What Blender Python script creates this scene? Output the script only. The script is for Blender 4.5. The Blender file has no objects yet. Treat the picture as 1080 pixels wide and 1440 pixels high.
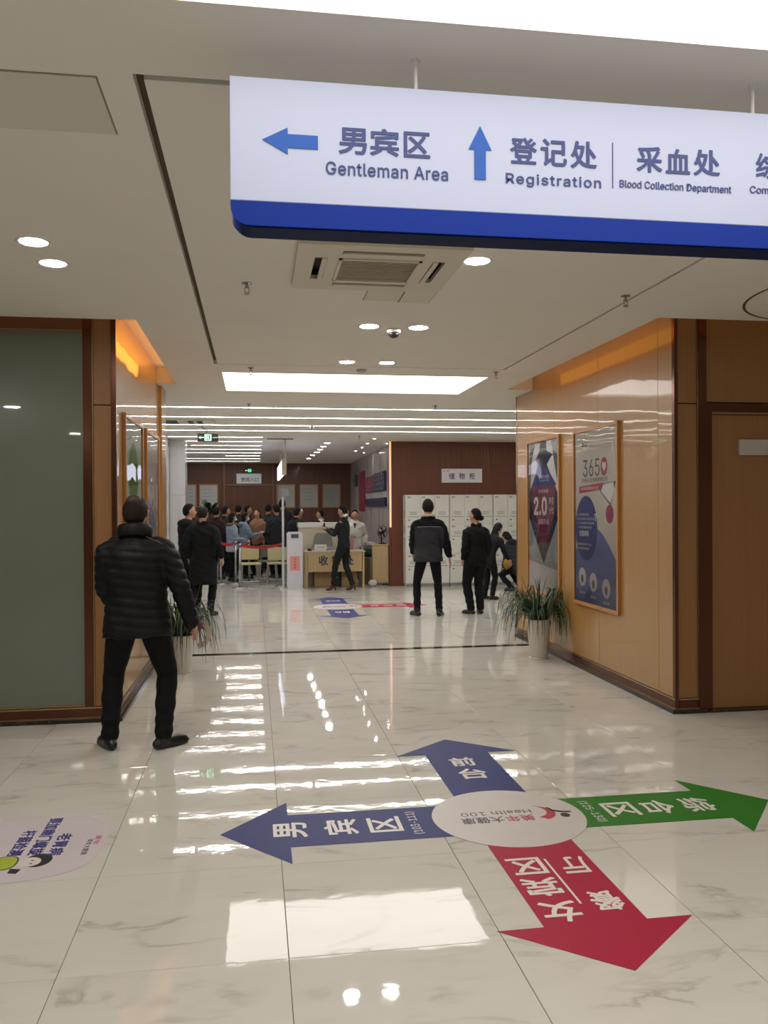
import bpy, bmesh, math, random
from mathutils import Vector, Matrix, Quaternion
R = math.radians
rng = random.Random(7)
SC = bpy.context.scene
COL = SC.collection

# ------------------------------------------------------------------ camera
cam = bpy.data.cameras.new('camera'); camo = bpy.data.objects.new('camera', cam); COL.objects.link(camo)
cam.sensor_fit = 'HORIZONTAL'; cam.sensor_width = 36.0; cam.lens = 1178.26 / 1080 * 36.0
cam.clip_start = 0.05; cam.clip_end = 100
_y, _p, _r = -0.152933, -0.004542, -0.005703
_f = Vector((-math.sin(_y), math.cos(_y), 0)) * math.cos(_p) + Vector((0, 0, math.sin(_p)))
_rt = Vector((math.cos(_y), math.sin(_y), 0)); _up = _rt.cross(_f)
_r2 = _rt * math.cos(_r) + _up * math.sin(_r); _u2 = _r2.cross(_f)
camo.matrix_world = Matrix(((_r2.x, _u2.x, -_f.x, 0), (_r2.y, _u2.y, -_f.y, 0), (_r2.z, _u2.z, -_f.z, 1.61695), (0, 0, 0, 1)))
SC.camera = camo
# ------------------------------------------------------------------ world, exposure
w = bpy.data.worlds.new('world'); SC.world = w; w.use_nodes = True
w.node_tree.nodes['Background'].inputs[0].default_value = (0.8, 0.86, 1, 1)
w.node_tree.nodes['Background'].inputs[1].default_value = 0.0
vs = SC.view_settings
vs.view_transform = 'Standard'; vs.look = 'None'; vs.exposure = 0.8; vs.gamma = 1.0; vs.use_curve_mapping = False
SC.cycles.use_denoising = True
SC.cycles.max_bounces = 8; SC.cycles.diffuse_bounces = 4; SC.cycles.glossy_bounces = 5
SC.cycles.sample_clamp_indirect = 6.0
PANEL_E, STRIP_E, DOWN_E, COVE_E = 2.25, 16.0, 100.0, 3.2
H = 3.0                                            # ceiling height

# ------------------------------------------------------------------ materials
def srgb(c):
    if isinstance(c, str):
        c = [int(c[i:i + 2], 16) / 255 for i in (0, 2, 4)]
    return tuple((x / 12.92 if x <= 0.04045 else ((x + 0.055) / 1.055) ** 2.4) for x in c[:3]) + (1.0,)
_mats = {}
def mat(name, color, rough=0.5, metal=0.0, coat=0.0, spec=0.5, emit=None, es=0.0, trans=0.0, noise=0.0, nscale=30.0, bump=0.0, sheen=0.0, coat_rough=0.05):
    if name in _mats: return _mats[name]
    m = bpy.data.materials.new(name); m.use_nodes = True
    nt = m.node_tree; b = nt.nodes['Principled BSDF']
    c = srgb(color)
    b.inputs['Base Color'].default_value = c
    b.inputs['Roughness'].default_value = rough; b.inputs['Metallic'].default_value = metal
    b.inputs['Coat Weight'].default_value = coat; b.inputs['Coat Roughness'].default_value = coat_rough
    b.inputs['Specular IOR Level'].default_value = spec
    b.inputs['Transmission Weight'].default_value = trans
    b.inputs['Sheen Weight'].default_value = sheen
    if emit is not None:
        b.inputs['Emission Color'].default_value = srgb(emit); b.inputs['Emission Strength'].default_value = es
    tc = nt.nodes.new('ShaderNodeTexCoord')
    nz = nt.nodes.new('ShaderNodeTexNoise'); nz.inputs['Scale'].default_value = nscale; nz.inputs['Detail'].default_value = 3
    nt.links.new(tc.outputs['Object'], nz.inputs['Vector'])
    mr = nt.nodes.new('ShaderNodeMapRange'); nt.links.new(nz.outputs['Fac'], mr.inputs['Value'])
    k = max(noise, 0.03); mr.inputs['To Min'].default_value = 1 - k; mr.inputs['To Max'].default_value = 1 + k
    mx = nt.nodes.new('ShaderNodeVectorMath'); mx.operation = 'SCALE'
    mx.inputs[0].default_value = c[:3]; nt.links.new(mr.outputs['Result'], mx.inputs['Scale'])
    nt.links.new(mx.outputs['Vector'], b.inputs['Base Color'])
    if bump:
        bp = nt.nodes.new('ShaderNodeBump'); bp.inputs['Strength'].default_value = bump; bp.inputs['Distance'].default_value = 0.01
        nt.links.new(nz.outputs['Fac'], bp.inputs['Height']); nt.links.new(bp.outputs['Normal'], b.inputs['Normal'])
    _mats[name] = m
    return m

def wood(name, c1, c2, rough=0.3, coat=0.6, grain=(60, 60, 1.2), wave=0.0, coat_rough=0.08, contrast=1.0):
    m = bpy.data.materials.new(name); m.use_nodes = True; nt = m.node_tree; b = nt.nodes['Principled BSDF']
    tc = nt.nodes.new('ShaderNodeTexCoord'); oi = nt.nodes.new('ShaderNodeObjectInfo')
    ad = nt.nodes.new('ShaderNodeVectorMath'); ad.operation = 'ADD'
    cb = nt.nodes.new('ShaderNodeVectorMath'); cb.operation = 'SCALE'; cb.inputs[0].default_value = (9, 7, 5)
    nt.links.new(oi.outputs['Random'], cb.inputs['Scale'])
    nt.links.new(tc.outputs['Object'], ad.inputs[0]); nt.links.new(cb.outputs['Vector'], ad.inputs[1])
    mp = nt.nodes.new('ShaderNodeMapping'); mp.inputs['Scale'].default_value = grain
    nt.links.new(ad.outputs['Vector'], mp.inputs['Vector'])
    nz = nt.nodes.new('ShaderNodeTexNoise'); nz.inputs['Scale'].default_value = 1.0; nz.inputs['Detail'].default_value = 6; nz.inputs['Roughness'].default_value = 0.62
    nt.links.new(mp.outputs['Vector'], nz.inputs['Vector'])
    cr = nt.nodes.new('ShaderNodeValToRGB'); cr.color_ramp.elements[0].position = 0.5 - 0.22 * contrast; cr.color_ramp.elements[1].position = 0.5 + 0.22 * contrast
    cr.color_ramp.elements[0].color = srgb(c1); cr.color_ramp.elements[1].color = srgb(c2)
    nt.links.new(nz.outputs['Fac'], cr.inputs['Fac']); nt.links.new(cr.outputs['Color'], b.inputs['Base Color'])
    b.inputs['Roughness'].default_value = rough; b.inputs['Coat Weight'].default_value = coat; b.inputs['Coat Roughness'].default_value = coat_rough
    if wave:
        n2 = nt.nodes.new('ShaderNodeTexNoise'); n2.inputs['Scale'].default_value = 2.2; n2.inputs['Detail'].default_value = 1
        nt.links.new(tc.outputs['Object'], n2.inputs['Vector'])
        bp = nt.nodes.new('ShaderNodeBump'); bp.inputs['Strength'].default_value = wave; bp.inputs['Distance'].default_value = 0.02
        nt.links.new(n2.outputs['Fac'], bp.inputs['Height'])
        nt.links.new(bp.outputs['Normal'], b.inputs['Normal']); nt.links.new(bp.outputs['Normal'], b.inputs['Coat Normal'])
    _mats[name] = m
    return m

def marble(name, base, vein, rough=0.05, scale=1.0, stretch=(1, 1, 1), veinw=0.05, amt=1.0, wave=0.03, spec=0.5, coat=0.0, big=0.06):
    m = bpy.data.materials.new(name); m.use_nodes = True; nt = m.node_tree; b = nt.nodes['Principled BSDF']
    N = nt.nodes.new; L = nt.links.new
    tc = N('ShaderNodeTexCoord'); oi = N('ShaderNodeObjectInfo')
    cb = N('ShaderNodeVectorMath'); cb.operation = 'SCALE'; cb.inputs[0].default_value = (37, 23, 51)
    L(oi.outputs['Random'], cb.inputs['Scale'])
    ad = N('ShaderNodeVectorMath'); ad.operation = 'ADD'; L(tc.outputs['Object'], ad.inputs[0]); L(cb.outputs['Vector'], ad.inputs[1])
    mp = N('ShaderNodeMapping'); mp.inputs['Scale'].default_value = stretch; mp.inputs['Rotation'].default_value = (0, 0, R(35)); L(ad.outputs['Vector'], mp.inputs['Vector'])
    nz = N('ShaderNodeTexNoise'); nz.inputs['Scale'].default_value = 1.1 * scale; nz.inputs['Detail'].default_value = 7; nz.inputs['Roughness'].default_value = 0.55
    nz.inputs['Distortion'].default_value = 0.6
    L(mp.outputs['Vector'], nz.inputs['Vector'])
    s = N('ShaderNodeMath'); s.operation = 'SUBTRACT'; L(nz.outputs['Fac'], s.inputs[0]); s.inputs[1].default_value = 0.5
    a = N('ShaderNodeMath'); a.operation = 'ABSOLUTE'; L(s.outputs[0], a.inputs[0])
    mr = N('ShaderNodeMapRange'); L(a.outputs[0], mr.inputs['Value']); mr.inputs['From Max'].default_value = veinw; mr.inputs['To Min'].default_value = 1; mr.inputs['To Max'].default_value = 0
    n2 = N('ShaderNodeTexNoise'); n2.inputs['Scale'].default_value = 2.3 * scale; n2.inputs['Detail'].default_value = 2; L(mp.outputs['Vector'], n2.inputs['Vector'])
    m2 = N('ShaderNodeMapRange'); L(n2.outputs['Fac'], m2.inputs['Value']); m2.inputs['From Min'].default_value = 0.48; m2.inputs['From Max'].default_value = 0.7
    mu = N('ShaderNodeMath'); mu.operation = 'MULTIPLY'; L(mr.outputs['Result'], mu.inputs[0]); L(m2.outputs['Result'], mu.inputs[1])
    mu2 = N('ShaderNodeMath'); mu2.operation = 'MULTIPLY_ADD'; L(mu.outputs[0], mu2.inputs[0]); mu2.inputs[1].default_value = amt
    m3 = N('ShaderNodeMath'); m3.operation = 'MULTIPLY'; L(n2.outputs['Fac'], m3.inputs[0]); m3.inputs[1].default_value = big; L(m3.outputs[0], mu2.inputs[2])
    mx = N('ShaderNodeMix'); mx.data_type = 'RGBA'; L(mu2.outputs[0], mx.inputs['Factor'])
    mx.inputs['A'].default_value = srgb(base); mx.inputs['B'].default_value = srgb(vein)
    L(mx.outputs['Result'], b.inputs['Base Color'])
    b.inputs['Roughness'].default_value = rough; b.inputs['Specular IOR Level'].default_value = spec; b.inputs['Coat Weight'].default_value = coat
    if wave:
        n4 = N('ShaderNodeTexNoise'); n4.inputs['Scale'].default_value = 9; n4.inputs['Detail'].default_value = 2; L(ad.outputs['Vector'], n4.inputs['Vector'])
        bp = N('ShaderNodeBump'); bp.inputs['Strength'].default_value = wave; bp.inputs['Distance'].default_value = 0.01
        L(n4.outputs['Fac'], bp.inputs['Height']); L(bp.outputs['Normal'], b.inputs['Normal'])
    _mats[name] = m
    return m

def emis(name, color, strength):
    if name in _mats: return _mats[name]
    m = bpy.data.materials.new(name); m.use_nodes = True; nt = m.node_tree
    b = nt.nodes['Principled BSDF']; b.inputs['Base Color'].default_value = (0.5, 0.5, 0.5, 1)
    b.inputs['Emission Color'].default_value = srgb(color); b.inputs['Emission Strength'].default_value = strength
    _mats[name] = m
    return m

M_CEIL = mat('ceiling_paint', 'e0dcd2', 0.75, noise=0.02, nscale=3)
M_DARKGAP = mat('dark_gap', '3a3028', 0.6)
M_GROOVE = mat('groove_paint', '5a4836', 0.7)
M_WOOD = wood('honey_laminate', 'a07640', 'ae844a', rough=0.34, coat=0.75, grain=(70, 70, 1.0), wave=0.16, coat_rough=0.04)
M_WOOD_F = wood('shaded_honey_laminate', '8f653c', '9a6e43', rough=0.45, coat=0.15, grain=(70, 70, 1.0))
M_BROWN = wood('dark_brown_slat_wood', '4f2c1c', '6a3e28', rough=0.4, coat=0.2, grain=(55, 55, 0.6))
M_BROWN_B = wood('brown_slat_wood', '633520', '7a4530', rough=0.4, coat=0.2, grain=(55, 55, 0.6))
M_COPPER = mat('dark_copper_metal', '6a4638', 0.18, metal=0.9)
M_BRASS = mat('champagne_metal', 'b09a72', 0.25, metal=0.8)
M_BASE = marble('dark_marble', '2a201b', '6a5548', rough=0.08, scale=6, veinw=0.03, wave=0)
M_TILE = marble('floor_marble', 'd4d1c9', '938d84', rough=0.028, scale=1.0, stretch=(1.0, 2.6, 1), veinw=0.035, amt=0.5, wave=0.035, spec=0.52, big=0.22)
M_GROUT = mat('grout', '6b6256', 0.8)
M_MARBLE = marble('white_wall_marble', 'cfcfd0', '8f8b8a', rough=0.08, scale=0.7, stretch=(3.0, 3.0, 0.5), veinw=0.06, amt=0.8, wave=0.04, big=0.3)
M_MARBLE_S = marble('streaked_wall_marble', 'c4bfbc', '857c7a', rough=0.1, scale=0.8, stretch=(6, 6, 0.3), veinw=0.12, amt=0.8, wave=0.0, big=0.5)
M_PLASTER = mat('beige_plaster', 'b5a993', 0.8)
M_WHITE = mat('white_plastic', 'dcdcd8', 0.4)
M_WHITEM = mat('white_steel', 'c9c8c0', 0.35)
M_GREYM = mat('brushed_steel', 'a8a8a8', 0.25, metal=0.9)
M_BLACK = mat('black_plastic', '161618', 0.4)
M_PANEL = emis('light_panel', 'fffaf4', PANEL_E)
M_STRIP = emis('light_strip', 'fffcf8', STRIP_E)
M_DOWN = emis('light_disc', 'fff9f0', DOWN_E)
M_COVE = emis('light_cove', 'ff9a2e', COVE_E)

# ------------------------------------------------------------------ mesh helpers
def link(name, me, m=None, parent=None, smooth=False, loc=None):
    o = bpy.data.objects.new(name, me); COL.objects.link(o)
    if m is not None:
        if isinstance(m, (list, tuple)):
            for k in m: me.materials.append(k)
        else: me.materials.append(m)
    if parent is not None: o.parent = parent
    if loc is not None: o.location = loc
    if smooth:
        for p in me.polygons: p.use_smooth = True
    return o
def obj(name, bm, m=None, parent=None, smooth=False, loc=None):
    bmesh.ops.recalc_face_normals(bm, faces=bm.faces)
    me = bpy.data.meshes.new(name); bm.to_mesh(me); bm.free()
    return link(name, me, m, parent, smooth, loc)
def tag(o, label=None, cat=None, group=None, kind=None):
    if label: o['label'] = label
    if cat: o['category'] = cat
    if group: o['group'] = group
    if kind: o['kind'] = kind
    return o
def thing(name, label, cat, loc=(0, 0, 0), rz=0.0, group=None, kind=None):
    o = bpy.data.objects.new(name, None); COL.objects.link(o); o.empty_display_size = 0.1
    o.location = loc; o.rotation_euler = (0, 0, rz)
    return tag(o, label, cat, group, kind)
def copy_tree(o, parent=None):
    c = o.copy(); COL.objects.link(c); c.parent = parent
    for ch in list(o.children): copy_tree(ch, c)
    return c
def box(bm, x0, x1, y0, y1, z0, z1, bev=0.0):
    if x0 > x1: x0, x1 = x1, x0
    if y0 > y1: y0, y1 = y1, y0
    if z0 > z1: z0, z1 = z1, z0
    vs_ = [bm.verts.new((x, y, z)) for z in (z0, z1) for y in (y0, y1) for x in (x0, x1)]
    fs = [bm.faces.new([vs_[i] for i in f]) for f in ((0, 2, 3, 1), (4, 5, 7, 6), (0, 1, 5, 4), (2, 6, 7, 3), (0, 4, 6, 2), (1, 3, 7, 5))]
    if bev:
        es = list({e for f in fs for e in f.edges})
        bmesh.ops.bevel(bm, geom=es, offset=bev, segments=2, affect='EDGES', profile=0.6)
    return bm
def B(*a, **k): return box(bmesh.new(), *a, **k)
def prism(bm, pts, z0, z1, mode='xy'):
    """extrude a 2D outline; mode xy: flat in xy from z0 to z1; xz: upright, from y=z0 to y=z1"""
    f3 = (lambda a, b, c: (a, b, c)) if mode == 'xy' else (lambda a, b, c: (a, c, b))
    lo = [bm.verts.new(f3(a, b, z0)) for a, b in pts]; hi = [bm.verts.new(f3(a, b, z1)) for a, b in pts]
    n = len(pts)
    bm.faces.new(lo); bm.faces.new(hi)
    for i in range(n): bm.faces.new((lo[i], lo[(i + 1) % n], hi[(i + 1) % n], hi[i]))
    return bm
def ell(cx, cy, rx, ry, n=32, a0=0, a1=360, p=2.0):
    out = []
    for i in range(n):
        t = R(a0 + (a1 - a0) * i / (n if a1 - a0 == 360 else n - 1)); c, s = math.cos(t), math.sin(t)
        out.append((cx + rx * math.copysign(abs(c) ** (2 / p), c), cy + ry * math.copysign(abs(s) ** (2 / p), s)))
    return out
def lathe(bm, prof, n=24, center=(0, 0, 0), cap=True):
    rings = []
    for r, z in prof:
        rings.append([bm.verts.new((center[0] + r * math.cos(2 * math.pi * i / n), center[1] + r * math.sin(2 * math.pi * i / n), center[2] + z)) for i in range(n)])
    for a, b in zip(rings, rings[1:]):
        for i in range(n): bm.faces.new((a[i], a[(i + 1) % n], b[(i + 1) % n], b[i]))
    if cap:
        bm.faces.new(list(reversed(rings[0]))); bm.faces.new(rings[-1])
    return bm
def tube(bm, pts, rad, n=10, cap=True, up=None):
    """loft along pts; rad: a number, a list of numbers or (rx, ry) pairs; rx lies along the side axis"""
    P = [Vector(p) for p in pts]; k = len(P)
    if not isinstance(rad, (list, tuple)): rad = [rad] * k
    rad = [(r, r) if not isinstance(r, (list, tuple)) else r for r in rad]
    side = None; rings = []
    for i in range(k):
        t = (P[min(i + 1, k - 1)] - P[max(i - 1, 0)])
        t = t.normalized() if t.length > 1e-7 else Vector((0, 0, 1))
        if side is None:
            ref = Vector(up) if up is not None else (Vector((0, 1, 0)) if abs(t.y) < 0.9 else Vector((1, 0, 0)))
            side = ref.cross(t).normalized()
        side = (side - t * side.dot(t)).normalized(); oth = t.cross(side)
        rings.append([bm.verts.new(P[i] + side * (rad[i][0] * math.cos(2 * math.pi * j / n)) + oth * (rad[i][1] * math.sin(2 * math.pi * j / n))) for j in range(n)])
    for a, b in zip(rings, rings[1:]):
        for j in range(n): bm.faces.new((a[j], a[(j + 1) % n], b[(j + 1) % n], b[j]))
    if cap:
        bm.faces.new(list(reversed(rings[0]))); bm.faces.new(rings[-1])
    return bm
def ball(bm, c, r, seg=12, rings=8):
    r = (r, r, r) if not isinstance(r, (list, tuple)) else r
    m = Matrix.Translation(c) @ Matrix.Diagonal((r[0], r[1], r[2], 1))
    bmesh.ops.create_uvsphere(bm, u_segments=seg, v_segments=rings, radius=1, matrix=m)
    return bm

_txt = {}
try:
    FONT = bpy.data.fonts.load(bpy.utils.system_resource('DATAFILES', path='fonts') + '/Inter.woff2')
except Exception:
    FONT = None
def text(parent, body, cx, cy, w, h, m, mode='xz', d=0.0, rot=0.0, thick=0.002, bold=0.0, name='lettering', spacing=1.0):
    """writing fitted into w x h round (cx, cy) of the parent's plane; xz stands upright facing -y at y=d, xy lies flat at z=d"""
    key = (body, bold, spacing)
    if key not in _txt:
        cu = bpy.data.curves.new('t', 'FONT'); cu.body = body; cu.size = 1.0; cu.extrude = 0.5; cu.resolution_u = 3
        cu.space_character = spacing
        if FONT and body.isascii(): cu.font = FONT
        to = bpy.data.objects.new('t', cu); COL.objects.link(to)
        dg = bpy.context.evaluated_depsgraph_get(); dg.update()
        me = bpy.data.meshes.new_from_object(to.evaluated_get(dg)); bpy.data.objects.remove(to)
        _txt[key] = [tuple(v.co) for v in me.vertices], [tuple(p.vertices) for p in me.polygons]
        bpy.data.meshes.remove(me)
        if bold > 0:
            V_, F_0 = _txt[key]; VV, FF = [], []; n0 = 6 if h < .06 else 10
            for k_ in range(n0):
                a_ = 2 * math.pi * k_ / n0; dx_, dy_, dz_ = bold * math.cos(a_), bold * math.sin(a_), .004 * k_
                off_ = len(VV); VV += [(x + dx_, y + dy_, z + dz_) for x, y, z in V_]; FF += [tuple(i + off_ for i in f) for f in F_0]
            _txt[key] = VV, FF
    V, F = _txt[key]
    if not V: return None
    x0, x1 = min(v[0] for v in V), max(v[0] for v in V); y0, y1 = min(v[1] for v in V), max(v[1] for v in V)
    sx, sy = w / max(x1 - x0, 1e-6), h / max(y1 - y0, 1e-6)
    c, s = math.cos(rot), math.sin(rot); out = []
    for x, y, z in V:
        a = (x - (x0 + x1) / 2) * sx; b = (y - (y0 + y1) / 2) * sy
        a, b = a * c - b * s, a * s + b * c
        e = thick * (z + 0.5)
        out.append((cx + a, cy + b, d + e) if mode == 'xy' else (cx + a, d - e, cy + b))
    me = bpy.data.meshes.new(name); me.from_pydata(out, [], F); me.update()
    return link(name, me, m, parent)
def flat(parent, name, pts, m, mode='xz', d=0.0, thick=0.001, kind=None):
    bm = bmesh.new()
    if mode == 'xy': prism(bm, pts, d, d + thick, 'xy')
    else: prism(bm, pts, d, d - thick, 'xz')
    return obj(name, bm, m, parent)

def slab_holes(bm, x0, x1, y0, y1, z0, z1, holes):
    xs = sorted({x0, x1} | {v for h_ in holes for v in h_[:2] if x0 < v < x1}); ys = sorted({y0, y1} | {v for h_ in holes for v in h_[2:] if y0 < v < y1})
    for j in range(len(ys) - 1):
        run = None
        for i in range(len(xs) - 1):
            cx, cy = (xs[i] + xs[i + 1]) / 2, (ys[j] + ys[j + 1]) / 2
            solid = not any(h_[0] < cx < h_[1] and h_[2] < cy < h_[3] for h_ in holes)
            if solid and run is None: run = xs[i]
            if not solid and run is not None: box(bm, run, xs[i], ys[j], ys[j + 1], z0, z1); run = None
        if run is not None: box(bm, run, x1, ys[j], ys[j + 1], z0, z1)
    return bm
ORD = ['nearest', 'second', 'third', 'fourth', 'fifth', 'sixth', 'seventh', 'eighth', 'ninth', 'tenth', 'eleventh', 'twelfth']
# ================================================================== SETTING
# ---- ceiling with its recesses
GX0, GX1, GY0, GY1 = -0.36, 2.48, 2.77, 8.13
PL = [(-0.33, 2.47, 0.95, 2.35), (-0.33, 2.47, 8.62, 9.98)]
gw = 0.016
holes = [(GX0 - gw, GX1 + gw, GY0 - gw, GY0 + gw), (GX0 - gw, GX1 + gw, GY1 - 0.008, GY1 + 0.008), (GX0 - gw, GX0 + gw, GY0, GY1), (GX1 - gw * .7, GX1 + gw * .7, GY0, GY1)]
holes += PL + [(-.33, 2.47, -1.9, -.5)]
STR_Y = [11.61, 12.84, 14.03, 15.0, 16.37, 17.42, 18.55, 19.72, 20.93, 22.1, 23.33, 24.6]
STRIPS = []
for i, y in enumerate(STR_Y):
    if i < 4: STRIPS.append((-1.62, 6.4, y))
    elif i in (6,): STRIPS.append((-1.35, 0.16, y))
    elif i == 9: STRIPS.append((-0.75, 0.15, y))
    else: STRIPS.append((-1.95 if i > 5 else -1.62, 0.16, y))
holes += [(a, b, y - 0.03, y + 0.03) for a, b, y in STRIPS]
holes += [(0.25, 1.13, 4.32, 5.16)]
# cove slots round the two wood-clad blocks
SR = [(2.93, 7.0, 5.76, 6.17), (2.93, 3.28, 6.13, 9.5)]
SL = [(-6.0, -0.85, 6.32, 6.71), (-1.09, -0.85, 6.66, 9.45)]
holes += SR + SL
bm = slab_holes(bmesh.new(), -6.0, 7.0, -5.0, 26.0, H, H + 0.04, holes)
ceiling = tag(obj('ceiling', bm, M_CEIL), kind='structure')
bm = bmesh.new(); box(bm, -6.0, 7.0, -5.0, 26.0, H + 0.34, H + 0.38)
obj('leak_cap', bm, M_CEIL, ceiling)  # unseen cap above the ceiling, added against light leaks
bm = bmesh.new()
for x0, x1, y0, y1 in holes[:4]: box(bm, x0 - .01, x1 + .01, y0 - .01, y1 + .01, H + 0.041, H + 0.05)
obj('shadow_gap', bm, M_GROOVE, ceiling)
# cove linings (pale inner lips) and the warm LED lines in the side coves
RZ = H + 0.17
bm = bmesh.new()
box(bm, 2.90, 2.93, 5.73, 9.53, H + 0.04, RZ); box(bm, 2.93, 7.0, 5.73, 5.76, H + 0.04, RZ)
box(bm, -0.85, -0.82, 6.29, 9.48, H + 0.04, RZ); box(bm, -6.0, -0.85, 6.29, 6.32, H + 0.04, RZ)
box(bm, 2.93, 3.245, 9.5, 9.53, H + 0.04, RZ); box(bm, -1.05, -0.85, 9.45, 9.48, H + 0.04, RZ)
box(bm, 2.90, 3.30, 5.73, 9.53, RZ, RZ + .02); box(bm, 3.30, 7.0, 5.73, 6.2, RZ, RZ + .02)
box(bm, -1.10, -0.82, 6.29, 9.48, RZ, RZ + .02); box(bm, -6.0, -1.10, 6.29, 6.72, RZ, RZ + .02)
obj('cove_lip', bm, M_CEIL, ceiling)
for nm_, q in (('right', (2.932, 2.938, 6.3, 9.4)), ('left', (-0.858, -0.852, 6.8, 9.3)), ('right_front_tint', (3.4, 6.9, 5.762, 5.768)), ('left_front_tint', (-5.9, -1.3, 6.322, 6.328))):  # front pair: faint orange glow added, no lamp there
    obj('cove_glow_line', B(*q, H + .042, H + .165), emis('light_cove_' + nm_, 'ffa63c', COVE_E * {'right': .22, 'left': .62}.get(nm_, .03)), ceiling)
# round shadow gap at the right
bm = bmesh.new(); n = 64
for i in range(n):
    a0, a1 = 2 * math.pi * i / n, 2 * math.pi * (i + 1) / n
    q = []
    for a, r_ in ((a0, .78), (a1, .78), (a1, .80), (a0, .80)): q.append(bm.verts.new((4.03 + r_ * math.cos(a), 4.95 + r_ * math.sin(a), H - .0015)))
    bm.faces.new(q)
obj('round_shadow_gap', bm, M_GROOVE, ceiling)

# ---- floor: slab, tiles one by one, dark threshold strip
bm = B(-6.0, 7.0, -5.0, 26.0, -0.06, -0.004)
floor = tag(obj('floor', bm, M_GROUT), kind='structure')
def tile_mesh(sx, sy, name):
    bm = bmesh.new(); g = 0.0013; c = 0.0012
    lo = [(-sx / 2 + g, -sy / 2 + g), (sx / 2 - g, -sy / 2 + g), (sx / 2 - g, sy / 2 - g), (-sx / 2 + g, sy / 2 - g)]
    V0 = [bm.verts.new((a, b, -0.004)) for a, b in lo]; V1 = [bm.verts.new((a, b, -c)) for a, b in lo]
    V2 = [bm.verts.new((a - math.copysign(c, a), b - math.copysign(c, b), 0)) for a, b in lo]
    for P_, Q_ in ((V0, V1), (V1, V2)):
        for i in range(4): bm.faces.new((P_[i], P_[(i + 1) % 4], Q_[(i + 1) % 4], Q_[i]))
    bm.faces.new(V2)
    me = bpy.data.meshes.new(name); bm.to_mesh(me); bm.free(); me.materials.append(M_TILE); return me
TM = tile_mesh(0.8, 0.8, 'tile')
U0, V0_ = -0.689, 3.024
n_t = 0; rest = bmesh.new()
def in_view(x, y):
    if y < 2.0: return False
    if 6.66 < y < 10.1 and (x < -1.4 or x > 3.6): return False
    if 6.1 < y < 10.2 and x > 3.6: return False
    if y > 17.6 and x > 3.2: return False
    return -0.315 * y - 0.45 < x < 0.60 * y + 0.4 and x > -2.5 and x < 5.6
rows = [V0_ + 0.8 * k + 0.4 for k in range(-10, 8)] + [9.55 + 0.8 * k + 0.4 for k in range(0, 21)]
for cy in rows:
    for iu in range(-7, 10):
        cx = U0 + 0.8 * iu + 0.4
        if not (-6.4 < cx < 7.2): continue
        if in_view(cx, cy) and n_t < 300:
            o = bpy.data.objects.new('tile', TM); COL.objects.link(o); o.parent = floor
            o.location = (cx, cy, 0); o.rotation_euler = (R(rng.gauss(0, 0.035)), R(rng.gauss(0, 0.02)), 0); n_t += 1
        else:
            box(rest, cx - .3987, cx + .3987, cy - .3987, cy + .3987, -0.004, -0.0003)
o = obj('tile_field', rest, M_TILE, floor); o['kind'] = 'stuff'
obj('threshold_strip', B(-1.0, 3.3, 9.43, 9.545, -0.004, 0.0008), M_BASE, floor)

# ---- wood-clad block at the right
def wood_panel(parent, x0, x1, y0, y1, z0, z1, m, name='panel'):
    bm = B(x0, x1, y0, y1, z0, z1, bev=0.002)
    cx, cy, cz = (x0 + x1) / 2, (y0 + y1) / 2, (z0 + z1) / 2
    bmesh.ops.translate(bm, verts=bm.verts, vec=(-cx, -cy, -cz))
    return obj(name, bm, m, parent, loc=(cx, cy, cz))
WT = H + 0.342
wr = tag(obj('wall_right', B(3.275, 7.0, 6.16, 10.12, 0, WT), M_DARKGAP), kind='structure')
ys = [6.15, 6.40, 7.60, 8.80, 10.12]
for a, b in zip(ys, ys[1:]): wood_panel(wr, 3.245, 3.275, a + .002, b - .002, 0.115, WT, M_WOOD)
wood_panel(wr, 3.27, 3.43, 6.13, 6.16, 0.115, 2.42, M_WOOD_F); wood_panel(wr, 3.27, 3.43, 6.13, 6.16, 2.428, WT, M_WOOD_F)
bm = B(3.240, 3.268, 6.120, 6.16, 0.09, WT); obj('corner_trim', bm, M_COPPER, wr)
obj('edge_trim', B(3.432, 3.440, 6.122, 6.16, 0.09, WT), M_BRASS, wr)
obj('metal_post', B(3.44, 3.505, 6.11, 6.16, 0.03, WT), M_COPPER, wr)
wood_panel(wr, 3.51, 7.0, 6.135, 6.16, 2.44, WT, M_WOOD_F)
obj('far_end_trim', B(3.24, 3.26, 10.10, 10.13, 0.09, WT), M_BRASS, wr)
# stepped base: metal band between two pale lines over dark marble
def base_run(name, x0, x1, y0, y1, ex, ey):
    """box run x0..x1,y0..y1 is the wall face; ex, ey say which way it steps out"""
    t = thing(name, None, None, kind='structure')
    for k, (z0, z1, out, m, nm) in enumerate(((0.102, 0.112, 0.006, M_BRASS, 'upper_line'), (0.038, 0.102, 0.002, M_COPPER, 'metal_band'), (0.030, 0.038, 0.012, M_BRASS, 'lower_line'), (0.0, 0.030, 0.035, M_BASE, 'marble_plinth'))):
        bm = B(x0 - (out if ex < 0 else 0), x1 + (out if ex > 0 else 0), y0 - (out if ey < 0 else 0), y1 + (out if ey > 0 else 0), z0, z1)
        obj(nm, bm, m, t)
    return t
base_run('baseboard_right', 3.243, 3.275, 6.13, 10.13, -1, -1)
base_run('baseboard_right_front', 3.276, 3.50, 6.125, 6.155, 0, -1)
base_run('baseboard_left', -1.075, -1.045, 6.66, 10.10, 1, -1)
base_run('baseboard_left_front', -6.0, -1.08, 6.655, 6.685, 0, -1)

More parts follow.
